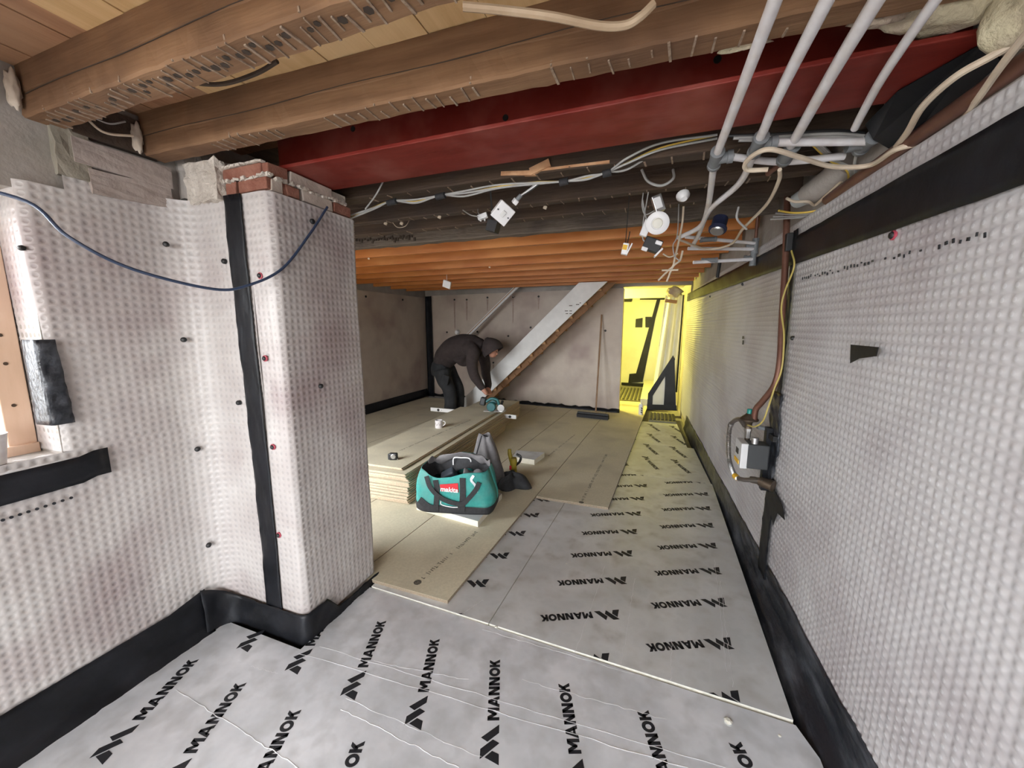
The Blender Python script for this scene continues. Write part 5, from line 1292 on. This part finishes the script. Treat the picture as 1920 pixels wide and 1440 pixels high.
MB().lathe([(.012, -.045), (.018, -.04), (.018, -.01), (.024, 0), (.046, .006), (.048, .014), (.020, .04), (.016, .045)], rc, (0, 0, 1), 22).build('regulator', m_brass, t, smooth=True)
MB().lathe([(.0135, .045), (.0135, .068), (.011, .071)], rc, (0, 0, 1), 16).build('cap', m_green, t, smooth=True)
MB().lathe([(.016, 0), (.016, .04), (.02, .041), (.02, .055)], rc + Vector((0, 0, -.095)), (0, 0, 1), 6).build('union_nut', m_chrome, t)
MB().cyl(rc + Vector((0, 0, -.15)), rc + Vector((0, 0, -.05)), .014).build('drop_pipe', m_brass, t, smooth=True)
mc = G(1411, 852, .115)
Rm = Euler((0, 0, math.atan(-RWS))).to_matrix()
MB().box(mc + Vector((.01, 0, 0)), (.11, .10, .135), Rm).build('case', m_meterd, t, bevel=.006)
MB().box(mc + Vector((-.052, .012, 0)), (.035, .13, .14), Rm).build('faceplate', m_meterw, t, bevel=.004)
MB().box(mc + Vector((-.071, .02, .01)), (.004, .05, .03), Rm).build('index_window', m_blackc, t)
MB().box(mc + Vector((-.071, .02, -.045)), (.004, .09, .022), Rm).build('label', m_label, t)
MB().cyl(mc + Vector((0, -.02, .065)), mc + Vector((0, -.02, .10)), .018).build('inlet_boss', m_chrome, t, smooth=True)
hp = [rc + Vector((-.015, .015, -.03)), G(1385, 786, .16), G(1370, 797, .17), G(1366, 830, .18), G(1368, 865, .17), G(1378, 892, .16), G(1392, 899, .14), G(1410, 900, .11), G(1432, 903, .07)]
hc_ = catmull(hp, 14); MB().tube(hc_, .0125, 12).build('hose', m_hose, t, smooth=True)
mb = MB()
for i in range(26, 78, 1):
    if i + 1 < len(hc_):
        d = (hc_[i + 1] - hc_[i]).normalized(); mb.lathe([(.0125, -.002), (.0155, 0), (.0125, .002)], hc_[i], d, 10)
mb.build('hose_ribs', m_chrome, t, smooth=True)['kind'] = 'stuff'
d = (hc_[76] - hc_[72]).normalized(); MB().cyl(hc_[70], hc_[76], .0165).build('hose_band', m_label, t, smooth=True)
vc = G(1437, 905, .06)
MB().cyl(G(1410, 899, .10), G(1425, 902, .08), .02, n=6).build('valve_nut', m_brass, t); MB().cyl(G(1425, 902, .08), G(1450, 912, .03), .026, .03).build('valve_body', m_brass, t, smooth=True)
MB().box(G(1436, 860, .03), (.03, .04, .36), Rm).build('back_plate', m_tape, t)
MB().cyl(G(1420, 800, .08), G(1442, 806, .02), .012).build('test_nipple', m_fit, t, smooth=True)
MB().box(G(1448, 818, .02), (.03, .13, .03), Rm).build('wall_bracket', m_blackc, t)
o = MB().box(G(1478, 455, .03), (.03, .045, .09), Rm).build('pipe_clip', m_blackc, bevel=.004); tag(o, 'black clip holding the gas pipe at the high tape band', 'clip')
# printed dot codes on the right wall membrane
mb = MB(); r = random.Random(9)
for k in range(46):
    u = k / 45; y = 1.22 + 1.05 * u; z = 1.655 + .02 * u
    if r.random() < .8: mb.box((rwx(y) - .0105, y, z + r.uniform(-.006, .006)), (.003, r.uniform(.003, .010), r.uniform(.005, .013)), (r.uniform(-.2, .2), 0, 0))
o = mb.build('printed_code', m_ink, mem_right); o['kind'] = 'stuff'
for px, py, s_ in ((1393, 633, .02), (1393, 642, .03)):
    MB().box(PR(px, py, .0105), (.003, .035, s_)).build('printed_code', m_ink, mem_right)
mb = MB()
for k in range(9): q = P(-30 + 27 * k if 0 else 5 + 16 * k, 975 - 5.2 * k, x=-1.972); mb.lathe([(.005, 0), (.005, .003)], q, (1, 0, 0), 8)
mb.build('printed_dots', m_ink, mem_left)['kind'] = 'stuff'

# ------------------------------------------------------------------ left window
w1 = thing('window_1', 'window', None, (-2.2, 0, WZ0))
w1['label'] = 'bare timber window in the left wall, cut off by the picture edge'; w1['kind'] = 'structure'
xf = -2.19
MB().bb(xf - .045, xf + .045, WY1 - .075, WY1 - .005, WZ0, WZ1).build('jamb', m_frame, w1, bevel=.003)
MB().bb(xf - .045, xf + .045, WY0, WY0 + .07, WZ0, WZ1).build('jamb', m_frame, w1, bevel=.003)
MB().bb(xf - .045, xf + .045, WY0, WY1 - .005, WZ1 - .07, WZ1).build('head', m_frame, w1, bevel=.003)
MB().bb(xf - .045, xf + .06, WY0, WY1 - .005, WZ0 - .01, WZ0 + .035).build('bottom_rail', m_frame, w1, bevel=.003)
MB().bb(xf - .03, xf + .03, -.09, -.03, WZ0, WZ1).build('mullion', m_frame, w1, bevel=.003)
MB().bb(xf - .003, xf + .003, WY0 + .07, -.09, WZ0 + .03, WZ1 - .07).build('pane', m_glass, w1); MB().bb(xf - .003, xf + .003, -.03, WY1 - .075, WZ0 + .03, WZ1 - .07).build('pane', m_glass, w1)
for z in (1.42, 1.32, 1.17): MB().cyl((xf + .045, WY1 - .045, z), (xf + .047, WY1 - .045, z), .006, n=10).build('screw_head', m_jdark, w1)
# window board wrapped in membrane
def wb(s, u):
    y = WY0 + (WY1 + .03 - WY0) * s; x = -2.14 + .165 * u
    return (x, y, WZ0 - .005 + .006 * wob(s * 5, u * 2, 1, 2) - (.02 * max(0, (u - .85) / .15)))
o = grid('window_board', wb, 50, 8, M('crinkled_film', (.72, .70, .70), (.82, .81, .82), 12, .25, bump=.8, bscale=14, bdist=.012), None, .006); tag(o, 'window board wrapped in crinkled white film', 'window board')
# paper cup on the board
p = Vector((-2.045, .545, WZ0 + .004))
t = thing('paper_cup', 'white paper cup on the window board, cut by the picture edge', 'cup', p)
MB().lathe([(0, 0), (.031, 0), (.043, .10), (.045, .103), (.0425, .103), (.03, .006), (0, .006)], p, n=24).build('cup', m_ceram, t, smooth=True)
for k in range(3): MB().lathe([(.004, 0), (.004, .002)], p + Vector((.0375 * math.cos(-.2), .0375 * math.sin(-.2) , .03 + .025 * k)), (1, -.2, .1), 8).build('printed_dot', m_blackc, t)
# window in the divider wall (lights the far room) and frame of the light opening added behind the viewer
w2 = thing('window_2', 'x', None, (-3.05, 1.4, DZ0)); w2['label'] = 'window in the wall behind the pier lighting the far room'; w2['kind'] = 'structure'
for (x0, x1) in ((DX0, DX0 + .07), (DX1 - .07, DX1), (-2.90, -2.86)): MB().bb(x0, x1, 1.34, 1.42, DZ0, DZ1).build('jamb', m_frame, w2)
MB().bb(DX0, DX1, 1.34, 1.42, DZ0, DZ0 + .06).build('bottom_rail', m_frame, w2); MB().bb(DX0, DX1, 1.34, 1.42, DZ1 - .06, DZ1).build('head', m_frame, w2)
w3 = thing('added_light_opening', 'x', None, (-.65, -2.3, .25)); w3['label'] = 'wide opening added behind the viewer to light the near room'; w3['kind'] = 'structure'
for (x0, x1) in ((-1.8, -1.72), (.42, .5), (-.69, -.61)): MB().bb(x0, x1, -2.36, -2.28, .25, 2.15).build('jamb', m_frame, w3)
MB().bb(-1.8, .5, -2.36, -2.28, .25, .33).build('bottom_rail', m_frame, w3); MB().bb(-1.8, .5, -2.36, -2.28, 2.07, 2.15).build('head', m_frame, w3)
